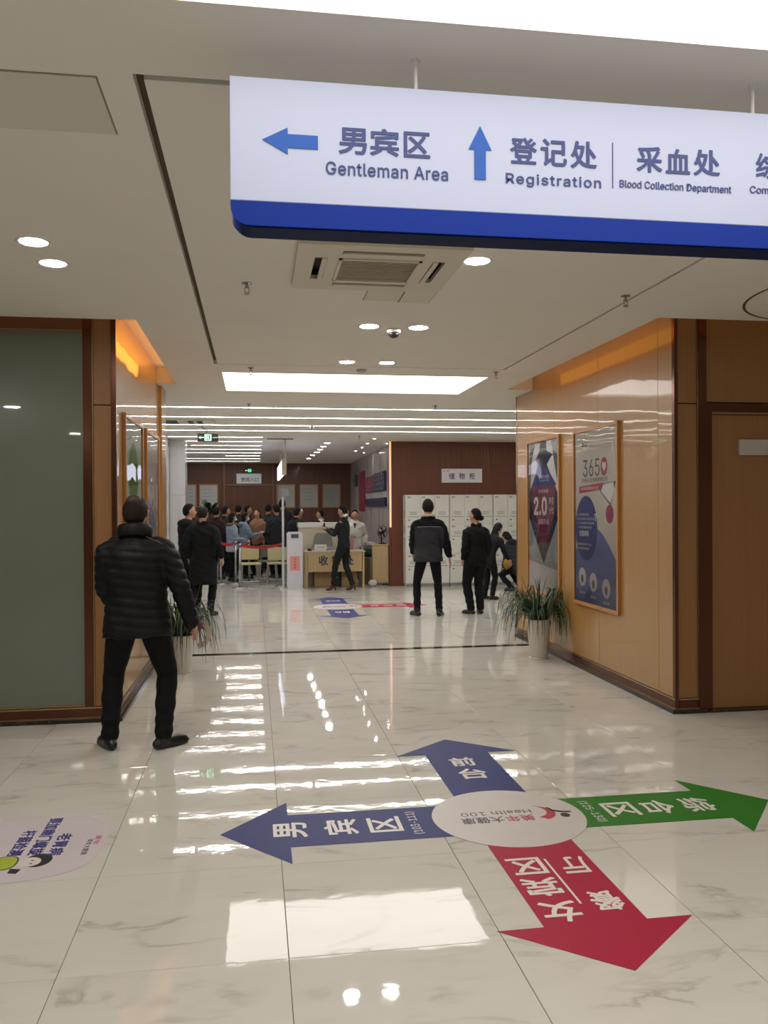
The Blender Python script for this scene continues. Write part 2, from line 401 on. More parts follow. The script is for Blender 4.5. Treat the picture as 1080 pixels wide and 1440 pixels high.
# ---- door at the right front
dr = thing('door_1', None, None, (3.51, 6.13, 0), kind='structure')
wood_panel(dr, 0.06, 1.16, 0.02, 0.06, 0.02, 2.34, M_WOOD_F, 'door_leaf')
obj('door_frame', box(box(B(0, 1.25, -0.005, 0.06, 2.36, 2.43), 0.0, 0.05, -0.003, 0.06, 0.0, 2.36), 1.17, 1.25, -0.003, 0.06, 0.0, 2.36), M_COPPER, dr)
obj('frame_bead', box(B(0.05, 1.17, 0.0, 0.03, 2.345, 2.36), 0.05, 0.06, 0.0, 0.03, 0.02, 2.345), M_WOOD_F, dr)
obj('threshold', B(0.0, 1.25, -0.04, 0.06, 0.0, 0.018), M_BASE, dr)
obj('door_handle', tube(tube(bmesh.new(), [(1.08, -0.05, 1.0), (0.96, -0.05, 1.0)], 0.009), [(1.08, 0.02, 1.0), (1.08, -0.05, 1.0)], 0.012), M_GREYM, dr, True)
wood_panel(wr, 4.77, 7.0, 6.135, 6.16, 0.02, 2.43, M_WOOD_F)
t = thing('door_sign', 'blank grey-white rectangular plate mounted on the brown door', 'sign', (4.06, 6.128, 2.083))
obj('plate', B(-0.265, 0.265, -0.006, 0.02, -0.062, 0.062, bev=0.002), mat('plate_grey', 'bfb6b2', 0.35, noise=0.02), t)

# ---- wood-clad block at the left
wl = tag(obj('wall_left', B(-1.60, -1.08, 6.70, 10.08, 0, WT), M_DARKGAP), kind='structure')
ys = [6.69, 8.0, 9.3, 9.62]
for a, b in zip(ys, ys[1:]): wood_panel(wl, -1.08, -1.05, a + .002, b - .002, 0.115, WT, M_WOOD)
wood_panel(wl, -1.08, -1.02, 9.62, 10.08, 0.115, WT, M_WOOD, 'end_post')
obj('corner_trim', B(-1.082, -1.045, 6.655, 6.69, 0.09, WT), M_COPPER, wl)
wood_panel(wl, -1.215, -1.085, 6.67, 6.70, 0.115, 2.415, M_WOOD_F); wood_panel(wl, -1.215, -1.085, 6.67, 6.70, 2.423, WT, M_WOOD_F)
obj('edge_trim', B(-1.223, -1.217, 6.662, 6.70, 0.09, WT), M_BRASS, wl)
wg = thing('window_1', None, None, (-1.225, 6.66, 0), kind='structure')
obj('metal_post', B(-0.065, 0, -0.004, 0.06, 0.04, WT), M_COPPER, wg)
obj('window_frame', box(B(-3.0, -0.065, -0.002, 0.05, 2.985, WT), -3.0, -0.065, -0.002, 0.05, 0.04, 0.122), mat('reddish_wood_frame', '6e4630', 0.35, coat=.4), wg)
obj('inner_bead', box(B(-3.0, -0.065, -0.006, 0.03, 0.122, 0.13), -3.0, -0.065, -0.006, 0.03, 2.977, 2.985), M_BRASS, wg)
mg = mat('frosted_glass', '7d8578', 0.22, coat=0.8, trans=0.25, noise=0.06, nscale=2.5, coat_rough=0.02)
obj('pane', B(-3.0, -0.065, 0.01, 0.022, 0.125, 2.98), mg, wg)
obj('pane', B(-4.7, -3.06, 0.01, 0.022, 0.125, 2.98), mg, wg)
obj('mullion', B(-3.06, -3.0, -0.004, 0.05, 0.04, WT), M_COPPER, wg)
# room behind the frosted glass
t = tag(obj('wall_office_back', B(-6.0, -1.60, 9.6, 9.7, 0, WT), M_PLASTER), kind='structure')
# ---- outer walls of the halls
for nm, a in (('wall_front_left', (-6.1, -6.0, -5, 10, 0, WT)), ('wall_front_right', (7.0, 7.1, -5, 6.2, 0, WT)), ('wall_front', (-6.1, 7.1, -5.1, -5.0, 0, WT)),
              ('wall_far_right', (7.0, 7.1, 6.2, 17.4, 0, WT))):
    tag(obj(nm, B(*a), M_PLASTER), kind='structure')

# ---- back hall: white marble left, column, brown back wall, streaked marble right, locker wall
t = thing('wall_marble_left', None, None, kind='structure')
yy = 10.1
while yy < 16.9:
    y2 = min(yy + 1.14, 16.95); wood_panel(t, -1.70, -1.66, yy + .002, y2 - .002, 0, H + .04, M_MARBLE, 'slab'); yy = y2
wood_panel(t, -1.74, -1.70, 10.0, 17.0, 0, WT, M_PLASTER, 'backing')
t = thing('wall_column', None, None, kind='structure')
wood_panel(t, -1.66, -1.36, 17.0, 17.55, 0, 1.9, M_MARBLE, 'slab'); wood_panel(t, -1.66, -1.36, 17.0, 17.55, 1.904, H, M_MARBLE, 'slab')
t = thing('wall_marble_far_left', None, None, kind='structure')
wood_panel(t, -2.10, -2.05, 17.55, 25.7, 0, WT, M_MARBLE, 'slab')
wood_panel(t, -2.10, -1.66, 17.5, 17.55, 0, WT, M_MARBLE, 'slab')
wb = tag(obj('wall_back', B(-2.15, 3.1, 25.76, 25.9, 0, WT), M_DARKGAP), kind='structure')
xs = [-2.1, -1.5, -0.925]
for a, b in zip(xs, xs[1:]): wood_panel(wb, a + .003, b - .003, 25.7, 25.76, 0, H + .04, M_BROWN)
wood_panel(wb, -0.89, 0.54, 25.72, 25.76, 2.36, H + .04, M_BROWN)
xs = [0.575, 1.2, 1.8, 2.4, 3.0]
for a, b in zip(xs, xs[1:]): wood_panel(wb, a + .003, b - .003, 25.7, 25.76, 0, H + .04, M_BROWN)
obj('metal_post', B(-0.925, -0.89, 25.68, 25.76, 0, H), mat('pale_copper', '8a6a5a', .3, metal=.6), wb); obj('metal_post', B(0.54, 0.575, 25.68, 25.76, 0, H), _mats['pale_copper'], wb)
dd = thing('door_2', None, None, (-0.175, 25.7, 0), kind='structure')
obj('door_head', B(-.715, .715, -0.01, 0.05, 2.325, 2.36), _mats['pale_copper'], dd)
wood_panel(dd, -.71, -.003, 0.02, 0.05, 0.01, 2.32, M_BROWN, 'door_leaf'); wood_panel(dd, .003, .71, 0.02, 0.05, 0.01, 2.32, M_BROWN, 'door_leaf')
t = thing('wall_streaked_marble', None, None, kind='structure')
yy = 17.36
while yy < 25.6:
    y2 = min(yy + 0.93, 25.7); wood_panel(t, 2.92, 2.98, yy + .002, y2 - .002, 0, H + .04, M_MARBLE_S, 'slab'); yy = y2
wk = tag(obj('wall_lockers', B(2.80, 7.0, 17.2, 17.36, 0, WT), M_DARKGAP), kind='structure')
x = 2.80
while x < 6.9:
    x2 = min(x + 0.6, 7.0); wood_panel(wk, x + .002, x2 - .002, 17.15, 17.2, 0, H + .04, M_BROWN_B); x = x2
bm = bmesh.new(); x = 2.83
while x < 5.6:
    box(bm, x, x + 0.022, 17.142, 17.15, 0.0, H); x += 0.046
o = obj('slat_relief', bm, M_BROWN_B, wk); o['kind'] = 'stuff'
obj('glowing_edge_trim', B(2.765, 2.80, 17.15, 17.2, 1.22, H), emis('orange_trim_glow', 'd89858', 0.75), wk)  # orange edge trim, its glow put in by emission
obj('corner_trim', B(2.765, 2.80, 17.2, 17.36, 0.0, H), M_BROWN_B, wk)
# ================================================================== CEILING FITTINGS
def light_panel(x0, x1, y0, y1, label):
    t = thing('ceiling_light_panel', label, 'light', ((x0 + x1) / 2, (y0 + y1) / 2, H))
    a, b = (x1 - x0) / 2, (y1 - y0) / 2
    obj('diffuser', B(-a + .01, a - .01, -b + .01, b - .01, 0.030, 0.036), M_PANEL, t)
    obj('frame', box(box(box(B(-a, a, -b, -b + .01, 0.0, .04), -a, a, b - .01, b, 0, .04), -a, -a + .01, -b + .01, b - .01, 0, .04), a - .01, a, -b + .01, b - .01, 0, .04), M_CEIL, t)
light_panel(*PL[0], 'huge white light panel in the ceiling above the hanging sign')
light_panel(*PL[1], 'wide glowing white light panel in the ceiling between wood walls')
for i, (a, b, y) in enumerate(STRIPS):
    t = thing('strip_light', f'{ORD[i] + (" from the front" if i else "")} of the long white LED strips across the ceiling', 'light', ((a + b) / 2, y, H), group='LED strips across the lobby ceiling')
    h_ = (b - a) / 2
    obj('diffuser', B(-h_, h_, -0.027, 0.027, 0.004, 0.012), M_STRIP, t)
    obj('channel', B(-h_, h_, -0.03, 0.03, 0.013, 0.03), M_WHITE, t)
DISC = None
def downlight(x, y, label, group, r=0.062, strong=True):
    t = thing('downlight', label, 'light', (x, y, H), group=group)
    obj('trim_ring', lathe(bmesh.new(), [(r, -0.001), (r + 0.012, -0.004), (r + 0.018, 0.0), (r + 0.01, 0.003), (r, 0.003)], 28, cap=False), M_WHITE, t, True)
    obj('lens', lathe(bmesh.new(), [(r * .98, -0.002), (r * .98, 0.002)], 28), M_DOWN, t)
for x, y, lb in ((-1.12, 4.55, 'round white downlight nearest the left edge of the ceiling, front one of two'), (-1.11, 4.93, 'round white downlight at ceiling left, rear one of the two'),
                 (1.24, 4.57, 'round white downlight just right of the ceiling air conditioner'),
                 (0.87, 6.32, 'round downlight left of the small dome camera'), (1.25, 6.32, 'round downlight right of the small dome camera'),
                 (0.87, 7.88, 'left small round downlight in front of the wide light panel'), (1.25, 7.88, 'right small round downlight in front of the wide light panel'),
                 ):
    downlight(x, y, lb, 'round ceiling downlights', 0.07)
for i, y in enumerate((17.67, 18.7, 19.65, 20.6, 21.7, 23.2)):
    downlight(1.52 if i < 4 else 1.48, y, f'{ORD[i]} downlight in the row over the cashier desk, counted from the camera', 'row of downlights over the cashier desk', 0.058)
for i, (x, y) in enumerate(((2.36, 16.5), (2.38, 17.7), (2.8, 17.7), (2.42, 18.9), (2.42, 20.1), (2.7, 20.7))):
    downlight(x, y, ['tiny ceiling spotlight left of the brown locker wall, front one', 'second tiny spotlight before the streaked marble wall', 'tiny spotlight hugging the orange-lit corner', 'third tiny spotlight before the streaked marble wall', 'fourth tiny spotlight before the streaked marble wall', 'tiny spotlight close against the streaked marble'][i], 'small spotlights by the streaked marble wall', 0.024)
for x, y, q in ((-3.2, 4.6, 'far left'), (-3.2, 1.5, 'left'), (4.6, 1.5, 'right'), (-3.2, -2.5, 'rear left'), (4.6, -2.5, 'rear right'), (1.07, -2.8, 'rear middle')):  # lamps out of view, added to brighten the hall
    downlight(x, y, f'large round downlight in the {q} of the front hall ceiling', 'downlights of the front hall', 0.1)
light_panel(-.33, 2.47, -1.9, -.5, 'wide light panel in the ceiling behind the camera')  # unseen panel, added for more light from behind
# dome camera, sprinklers, detectors, hatches, cassettes
t = thing('dome_camera', 'small silver dome security camera between two ceiling downlights', 'camera', (1.07, 6.4, H))
obj('base', lathe(bmesh.new(), [(0.055, 0.0), (0.055, -0.02), (0.045, -0.03)], 24), M_WHITEM, t, True)
obj('dome', lathe(bmesh.new(), [(0.042, -0.03), (0.04, -0.045), (0.028, -0.062), (0.01, -0.068)], 24), M_BLACK, t, True)
def sprinkler(x, y, label):
    t = thing('sprinkler', label, 'sprinkler', (x, y, H), group='ceiling sprinklers')
    obj('rosette', lathe(bmesh.new(), [(0.032, 0.0), (0.032, -0.004), (0.012, -0.010)], 16), M_GREYM, t)
    bm = tube(bmesh.new(), [(0, 0, -0.008), (0, 0, -0.03)], 0.010, 8); tube(bm, [(0.012, 0, -0.03), (0.014, 0, -0.05), (0, 0, -0.066)], 0.003, 6); tube(bm, [(-0.012, 0, -0.03), (-0.014, 0, -0.05), (0, 0, -0.066)], 0.003, 6)
    box(bm, -0.014, 0.014, -0.004, 0.004, -0.033, -0.027)
    obj('body', bm, M_GREYM, t)
    obj('deflector', lathe(bmesh.new(), [(0.018, -0.070), (0.018, -0.066)], 12), M_GREYM, t)
for x, y, lb in ((-0.04, 5.2, 'small metal sprinkler left of the ceiling air conditioner'), (2.41, 5.19, 'small metal sprinkler beside the long ceiling groove at right'), (-0.03, 8.31, 'sprinkler over the left end of the wide light panel'),
                 (2.44, 8.28, 'sprinkler by the right end of the wide light panel'), (-0.07, 11.2, 'sprinkler left, in front of the nearest LED strip'), (2.42, 11.1, 'sprinkler right, in front of the nearest LED strip'), (1.98, 15.89, 'tiny sprinkler behind the fourth LED strip')):
    sprinkler(x, y, lb)
tag(obj('smoke_detector', lathe(bmesh.new(), [(0.05, 0), (0.05, -0.012), (0.035, -0.022)], 20, (1.06, 8.3, H)), mat('detector_grey', 'a8a294', .5), None, True), 'flat grey disc detector on the ceiling between two small downlights', 'detector')
tag(obj('ceiling_speaker', lathe(bmesh.new(), [(0.035, 0), (0.035, -0.05), (0.02, -0.06)], 16, (0.95, 14.03, H)), _mats['detector_grey'], None, True), 'small grey fixture interrupting the third LED strip', 'detector')
def hatch(name, x0, x1, y0, y1, label, col, dz=0.012):
    t = thing(name, label, 'hatch', ((x0 + x1) / 2, (y0 + y1) / 2, H)); a, b = (x1 - x0) / 2, (y1 - y0) / 2
    obj('lid', B(-a, a, -b, b, -dz * .35, 0.0), mat('hatch_' + name, col, .7), t)
    g = 0.006
    obj('joint', box(box(box(B(-a - g, a + g, -b - g, -b, -.0012, 0), -a - g, a + g, b, b + g, -.0012, 0), -a - g, -a, -b, b, -.0012, 0), a, a + g, -b, b, -.0012, 0), mat('joint_grey', '8a8272', .8), t)
hatch('access_hatch', -1.35, -0.495, 2.79, 3.20, 'rectangular grey access hatch in the ceiling at far left', 'cccbbf')
hatch('inspection_hatch', 0.72, 0.95, 5.25, 5.52, 'pale half of the ceiling hatch behind the air conditioner', 'd2cbbd')
hatch('inspection_hatch', 0.96, 1.16, 5.25, 5.55, 'grey half of the ceiling hatch behind the air conditioner', 'a7a8a0')
def cassette(x0, x1, y0, y1, label, s=1.0):
    t = thing('air_conditioner', label, 'air conditioner', ((x0 + x1) / 2, (y0 + y1) / 2, H)); a, b = (x1 - x0) / 2, (y1 - y0) / 2
    mp = mat('ac_plastic', 'cdc5b4', .5); md = mat('ac_dark', '3a342c', .6)
    ia, ib = a * .52, b * .52; va0, va1 = a * .64, a * .80
    # face plate with four slots
    hs = [(-ia, ia, -ib, ib), (-a * .5, a * .5, b * .66, b * .82), (-a * .5, a * .5, -b * .82, -b * .66), (-a * .82, -a * .66, -b * .5, b * .5), (a * .66, a * .82, -b * .5, b * .5)]
    obj('face_plate', slab_holes(bmesh.new(), -a - .02, a + .02, -b - .02, b + .02, -0.028, -0.004, hs), mp, t)
    obj('body', B(-a, a, -b, b, 0.03, 0.20), md, t)
    bm = bmesh.new(); k = 14
    for i in range(k):
        y = -ib + 2 * ib * (i + .5) / k; box(bm, -ia + .01, ia - .01, y - ib / k * .55, y + ib / k * .55, -0.024, -0.014)
    obj('intake_grille', bm, mat('ac_grille', 'a0967f', .6), t)
    obj('grille_frame', box(box(box(B(-ia, ia, -ib, -ib + .018, -.036, -.01), -ia, ia, ib - .018, ib, -.036, -.01), -ia, -ia + .018, -ib, ib, -.036, -.01), ia - .018, ia, -ib, ib, -.036, -.01), mp, t)
    for q in range(4):
        bm = B(-a * .49, a * .49, b * .70, b * .765, -0.036, -0.026)
        bmesh.ops.rotate(bm, verts=bm.verts, cent=(0, 0, 0), matrix=Matrix.Rotation(q * math.pi / 2, 3, 'Z'))
        obj('louvre', bm, mp, t)
cassette(0.25, 1.13, 4.32, 5.16, 'large square cassette air conditioner in the ceiling below the hanging sign')
t = thing('ceiling_vent', 'small dark-slotted air vent in the ceiling above the near exit sign', 'vent', (-1.08, 13.45, H))
obj('face_plate', B(-.46, .46, -.3, .3, -.02, 0), mat('ac_plastic', 'cdc5b4'), t); obj('slot', B(-.42, -.1, -.24, .24, -.026, -.02), mat('ac_dark', '3a342c'), t)
obj('slot', B(.06, .14, -.2, .2, -.026, -.02), _mats['ac_dark'], t); obj('slot', B(.2, .28, -.2, .2, -.026, -.02), _mats['ac_dark'], t)

# ================================================================== HANGING DIRECTION SIGN
M_SIGNW = emis('light_signface', 'd2d8f2', 0.13); _b = M_SIGNW.node_tree.nodes['Principled BSDF']; _b.inputs['Base Color'].default_value = srgb('8f94a9'); _b.inputs['Roughness'].default_value = .35
M_SIGNT = emis('light_signtext', '4f66a6', 0.03); M_SIGNT.node_tree.nodes['Principled BSDF'].inputs['Base Color'].default_value = srgb('182a66')
M_ARROW = mat('sign_arrow_blue', '2a55a4', .5, spec=.2, emit='4a78c4', es=0.03)
M_BAND = mat('sign_band_blue', '03277e', .5, spec=.15, emit='0a3cc8', es=0.03)
M_BANDD = mat('sign_underside', '0c1c40', .6, spec=.1)
sg = thing('hanging_sign', 'long white and blue illuminated direction sign hanging from the ceiling', 'sign', (1.065, 2.5, 0))
X0, X1 = -1.13, 1.13; Z0, Z1, ZB = 2.452, 2.888, 2.523
def band_outline(x0, x1, z0, z1, r):
    pts = [(x0, z1)]
    for i in range(9): a = R(180 + 90 * i / 8); pts.append((x0 + r + r * math.cos(a), z0 + r + r * math.sin(a)))
    for i in range(9): a = R(270 + 90 * i / 8); pts.append((x1 - r + r * math.cos(a), z0 + r + r * math.sin(a)))
    pts.append((x1, z1)); return pts
obj('light_box', B(X0, X1, 0.0, 0.10, ZB + .002, Z1, bev=.002), M_SIGNW, sg)
obj('lower_band', prism(bmesh.new(), band_outline(X0, X1, Z0, ZB, 0.055), -0.002, 0.10, 'xz'), [M_BAND], sg)
obj('underside_rim', prism(bmesh.new(), band_outline(X0 + .006, X1 - .006, Z0 - .004, ZB - .02, 0.055), 0.006, 0.106, 'xz'), M_BANDD, sg)
for x in (0.5, 1.63):
    obj('hanging_rod', tube(bmesh.new(), [(x - 1.065, 0.05, Z1), (x - 1.065, 0.05, H)], 0.006, 10), M_WHITE, sg)
    obj('ceiling_cup', lathe(bmesh.new(), [(0.012, H - .012), (0.016, H)], 12, (x - 1.065, .05, 0)), M_WHITE, sg)
def PX(px, py):   # photo pixel -> sign face coordinates
    dx = (px - 540) / 1178.26; dz = -(py - 720) / 1178.26
    d = _f + _r2 * dx + _u2 * dz; k = 2.5 / d.y
    return d.x * k - 1.065, 1.61695 + d.z * k
def px_text(body, x0, y0, x1, y1, m=M_SIGNT, bold=0.0, **k):   # (x0,y0) top-left (x1,y1) bottom-right in the photo
    a, z1 = PX(x0, y0); b, z0 = PX(x1, y1)
    return text(sg, body, (a + b) / 2, (z0 + z1) / 2, b - a, abs(z1 - z0), m, 'xz', -0.001, bold=bold, thick=.002, **k)
for ch, q in (('男', (476, 179, 516, 218.5)), ('宾', (520, 180.5, 561, 221)), ('区', (567.5, 185, 605, 223.5)), ('登', (717, 193, 755, 232)), ('记', (760, 195, 797, 235)), ('处', (802, 198, 839, 238.5)),
              ('采', (895, 205.5, 931, 244)), ('血', (936, 209, 970, 246)), ('处', (975, 210, 1012, 249))): px_text(ch, *q, bold=.022)
px_text('Gentleman Area', 458, 227, 630, 255, bold=.012, spacing=1.05)
px_text('Registration', 711, 243, 845, 269, bold=.012, spacing=1.12)
px_text('Blood Collection Department', 871, 253, 1028, 275, bold=.008)
a, zc = PX(1062, 232)
for k, ch in enumerate('综合区'): text(sg, ch, a + .040 + .088 * k, zc - .002, .076, .082, M_SIGNT, 'xz', -.001, bold=.022)
text(sg, 'Comprehensive Area', a + .135, PX(1055, 268)[1], .31, .03, M_SIGNT, 'xz', -.001, bold=.008)
a, z0 = PX(861.5, 265); _, z1 = PX(861.5, 201)
flat(sg, 'divider_line', [(a - .0015, z0), (a + .0015, z0), (a + .0015, z1), (a - .0015, z1)], M_SIGNT, d=-.001)
def arrow_poly(cx, cz, L, w, hw, hl, ang):
    p = [(-L / 2, -w / 2), (L / 2 - hl, -w / 2), (L / 2 - hl, -hw / 2), (L / 2, 0), (L / 2 - hl, hw / 2), (L / 2 - hl, w / 2), (-L / 2, w / 2)]
    c, s = math.cos(ang), math.sin(ang); return [(cx + x * c - z * s, cz + x * s + z * c) for x, z in p]
(a, z0), (b, z1) = PX(369, 197), PX(447, 197)
flat(sg, 'arrow', arrow_poly((a + b) / 2, z0 + .001, b - a, .040, .078, .074, math.pi), M_ARROW, d=-.001, thick=.003)
(a, z0), (b, z1) = PX(675, 253), PX(675, 178)
flat(sg, 'arrow', arrow_poly(a, (z0 + z1) / 2, z1 - z0, .036, .072, .072, math.pi / 2), M_ARROW, d=-.001, thick=.003)

# ================================================================== FLOOR DECALS
M_DBLUE = mat('decal_blue', '333a74', 0.5, noise=.04, spec=.2); M_DRED = mat('decal_red', 'a52640', 0.5, noise=.04, spec=.2); M_DGREEN = mat('decal_green', '337528', 0.5, noise=.04, spec=.2)
M_DGREY = mat('decal_grey', 'c8c1be', 0.35, noise=.06, nscale=6); M_DTXT = mat('decal_white', 'ddd6d0', .4); M_DBLK = mat('decal_black', '2e2c34', .4); M_LILAC = mat('decal_lilac', 'cbc1c5', .35, noise=.04, nscale=5)
def cross_decal(cx, cy, full=True):
    t = thing('floor_decal', 'big grey disc floor sticker with blue, green and red arrows' if full else 'farther floor sticker with blue and red arrows near the cashier desk', 'floor sticker', (cx, cy, 0.0011), group=None)
    def arm(name, m, ang):
        p = [(0.34, -.21), (1.14, -.21), (1.14, -.40), (1.48, 0), (1.14, .40), (1.14, .21), (0.34, .21)]
        c, s = math.cos(ang), math.sin(ang)
        return flat(t, name, [(x * c - y * s, x * s + y * c) for x, y in p], m, 'xy', 0, .0008)
    arm('arrow', M_DBLUE, math.pi / 2)['label'] = 'blue arrow pointing away'
    if full: arm('arrow', M_DBLUE, math.pi)['label'] = 'blue arrow pointing left'; arm('arrow', M_DGREEN, 0)['label'] = 'green arrow pointing right'; arm('arrow', M_DRED, -math.pi / 2)['label'] = 'red arrow pointing to the camera'
    else: arm('arrow', M_DRED, 0)['label'] = 'red arrow pointing right'; arm('arrow', M_DBLUE, -math.pi / 2)['label'] = 'blue arrow pointing to the camera'
    flat(t, 'disc', ell(0, 0, .40, .40, 64), M_DGREY, 'xy', 0.0008, .0006)
    T = lambda s_, x, y, w_, h_, rot, m=M_DTXT, bold=.02, **k: text(t, s_, x, y, w_, h_, m, 'xy', .0009, rot, .0006, bold=bold, **k)
    if full:
        for ch, x in (('男', -1.135), ('宾', -.88), ('区', -.655)): T(ch, x, .0, .20, .17, math.pi / 2)
        T('(103-111)', -.50, .0, .30, .055, math.pi / 2, bold=0.0)
        for ch, x in (('综', 1.06), ('合', .835), ('区', .62)): T(ch, x, .0, .20, .17, -math.pi / 2)
        T('(125-130)', .46, .0, .30, .055, -math.pi / 2, bold=0.0)
        T('前', -.005, .96, .16, .17, 0); T('台', .0, .72, .17, .19, 0)
        for ch, y in (('女', -1.03), ('宾', -.81), ('区', -.60)): T(ch, -.10, y, .16, .17, math.pi)
        for ch, y in (('餐', -.97), ('厅', -.62)): T(ch, .115, y, .13, .17, math.pi)
        flat(t, 'divider_line', [(-.002, -.98), (.008, -.98), (.008, -.54), (-.002, -.54)], M_DTXT, 'xy', .0009, .0006)
    else:
        T('登记处', 0, .85, .26, .16, 0); T('前台', 0, -.75, .24, .2, math.pi); T('女', .62, 0, .16, .15, -math.pi / 2); T('宾', .84, 0, .16, .15, -math.pi / 2); T('区', 1.06, 0, .16, .15, -math.pi / 2)
    mb, mr_ = M_DBLK, mat('decal_logo_red', 'b03048', .4)
    D = lambda s_, x, y, w_, h_, m, bold=.0: text(t, s_, x, y, w_, h_, m, 'xy', .0015, math.pi, .0005, bold=bold)
    D('美年', .055, -.035, .155, .085, mr_, .01); D('大健康', -.145, -.035, .225, .085, mb, .01); D('Health 100', -.05, .055, .38, .05, mb)
    arc = [(.16 + .10 * math.cos(R(a)), .02 - .10 * math.sin(R(a)) * 1.0 + .0) for a in range(-75, 80, 12)]
    inn = [(.135 + .085 * math.cos(R(a)), .045 - .085 * math.sin(R(a))) for a in range(75, -80, -12)]
    flat(t, 'logo_crescent', arc + inn, mr_, 'xy', .0015, .0005)
    flat(t, 'logo_dot', ell(.30, -.03, .025, .03, 20), mb, 'xy', .0015, .0005)
    flat(t, 'logo_stroke', [(.235, .09), (.245, .095), (.26, .055), (.30, .03), (.345, .02), (.345, .0), (.29, .008), (.25, .035)], mb, 'xy', .0015, .0005)
cross_decal(1.30, 4.225); cross_decal(1.34, 13.74, False)
t = thing('floor_decal', 'lilac-grey oval floor sticker with blue slogan and cartoon figure, at far left', 'floor sticker', (-1.35, 4.232, .0011))
flat(t, 'sheet', ell(0, 0, .62, .41, 64, p=3.4), M_LILAC, 'xy', 0, .0008)
mb2 = mat('decal_ink_blue', '3c3a7e', .4)
for k, s_, x, y0, hh in ((0, '老胃病', .412, .005, .27), (1, '要加幽门螺旋', .318, .127, .475), (2, '杆菌检测', .226, .052, .31)):
    text(t, s_, x, y0, hh, .070, mb2, 'xy', .0009, -math.pi / 2, .0005, bold=.03)
text(t, '美年大健康', .545, -.05, .19, .030, M_DBLK, 'xy', .0009, -math.pi / 2, .0005); text(t, '美年', .578, .03, .12, .030, mat('decal_logo_red', 'b03048'), 'xy', .0009, -math.pi / 2, .0005)
# the printed cartoon figure: hair, face, green shirt (its head points to +x)
flat(t, 'printed_hair', ell(.352, -.175, .062, .075, 28), M_DBLK, 'xy', .0009, .0004)
flat(t, 'printed_face', ell(.318, -.190, .050, .052, 24), mat('decal_face', 'd8ccc8', .4), 'xy', .0014, .0003)
flat(t, 'printed_eyes', [(.322, -.215), (.334, -.215), (.334, -.207), (.322, -.207)], M_DBLK, 'xy', .0018, .0002)
flat(t, 'printed_eyes', [(.322, -.180), (.334, -.180), (.334, -.172), (.322, -.172)], M_DBLK, 'xy', .0018, .0002)
flat(t, 'printed_shirt', ell(.205, -.185, .060, .078, 24, p=2.6), M_DBLK, 'xy', .0009, .0003)
flat(t, 'printed_shirt', ell(.205, -.185, .054, .071, 24, p=2.6), mat('decal_lime', 'a7b43c', .4), 'xy', .0013, .0003)
flat(t, 'printed_hand', [(.25, -.25), (.30, -.265), (.29, -.31), (.25, -.30)], M_DBLK, 'xy', .0009, .0004)

# ================================================================== WALL POSTERS
M_FRAME = wood('light_wood_frame', 'a87440', 'b8844c', rough=.4, coat=.2, grain=(30, 30, 4))
def poster(name, label, loc, rz, w_, h_, paper, fr=.035, depth=.03, m_fr=None, group='framed posters'):
    """local x to the viewer's right, face towards -y, z from the bottom"""
    t = thing(name, label, 'poster', loc, rz, group=group); f_ = m_fr or M_FRAME
    a = w_ / 2
    for nm, q in (('frame_side', (-a, -a + fr, -depth, 0, 0, h_)), ('frame_side', (a - fr, a, -depth, 0, 0, h_)), ('frame_side', (-a + fr, a - fr, -depth, 0, 0, fr)), ('frame_side', (-a + fr, a - fr, -depth, 0, h_ - fr, h_))):
        obj(nm, B(*q, bev=.002), f_, t)
    obj('sheet', B(-a + fr, a - fr, -.008, -.001, fr, h_ - fr), paper, t)
    return t, a - fr, fr, h_ - 2 * fr
def glaze(t, a, f0, hh, y=-.020, wave=.25):
    m = _mats.get('poster_film')
    if m is None:
        m = bpy.data.materials.new('poster_film'); m.use_nodes = True; nt = m.node_tree; nt.nodes.clear(); N = nt.nodes.new; L = nt.links.new
        out = N('ShaderNodeOutputMaterial'); mix = N('ShaderNodeMixShader'); tr = N('ShaderNodeBsdfTransparent'); gl = N('ShaderNodeBsdfGlossy'); gl.inputs['Roughness'].default_value = .03
        fr = N('ShaderNodeFresnel'); fr.inputs['IOR'].default_value = 1.5
        tc = N('ShaderNodeTexCoord'); nz = N('ShaderNodeTexNoise'); nz.inputs['Scale'].default_value = 3.0; nz.inputs['Detail'].default_value = 0; bp = N('ShaderNodeBump'); bp.inputs['Strength'].default_value = wave; bp.inputs['Distance'].default_value = .02
        L(tc.outputs['Object'], nz.inputs['Vector']); L(nz.outputs['Fac'], bp.inputs['Height']); L(bp.outputs['Normal'], gl.inputs['Normal'])
        L(fr.outputs[0], mix.inputs[0]); L(tr.outputs[0], mix.inputs[1]); L(gl.outputs[0], mix.inputs[2]); L(mix.outputs[0], out.inputs[0]); _mats['poster_film'] = m
    bm = bmesh.new(); bm.faces.new([bm.verts.new(p) for p in ((-a, y, f0), (a, y, f0), (a, y, f0 + hh), (-a, y, f0 + hh))]); me = bpy.data.meshes.new('cover_film'); bm.to_mesh(me); bm.free(); link('cover_film', me, m, t)
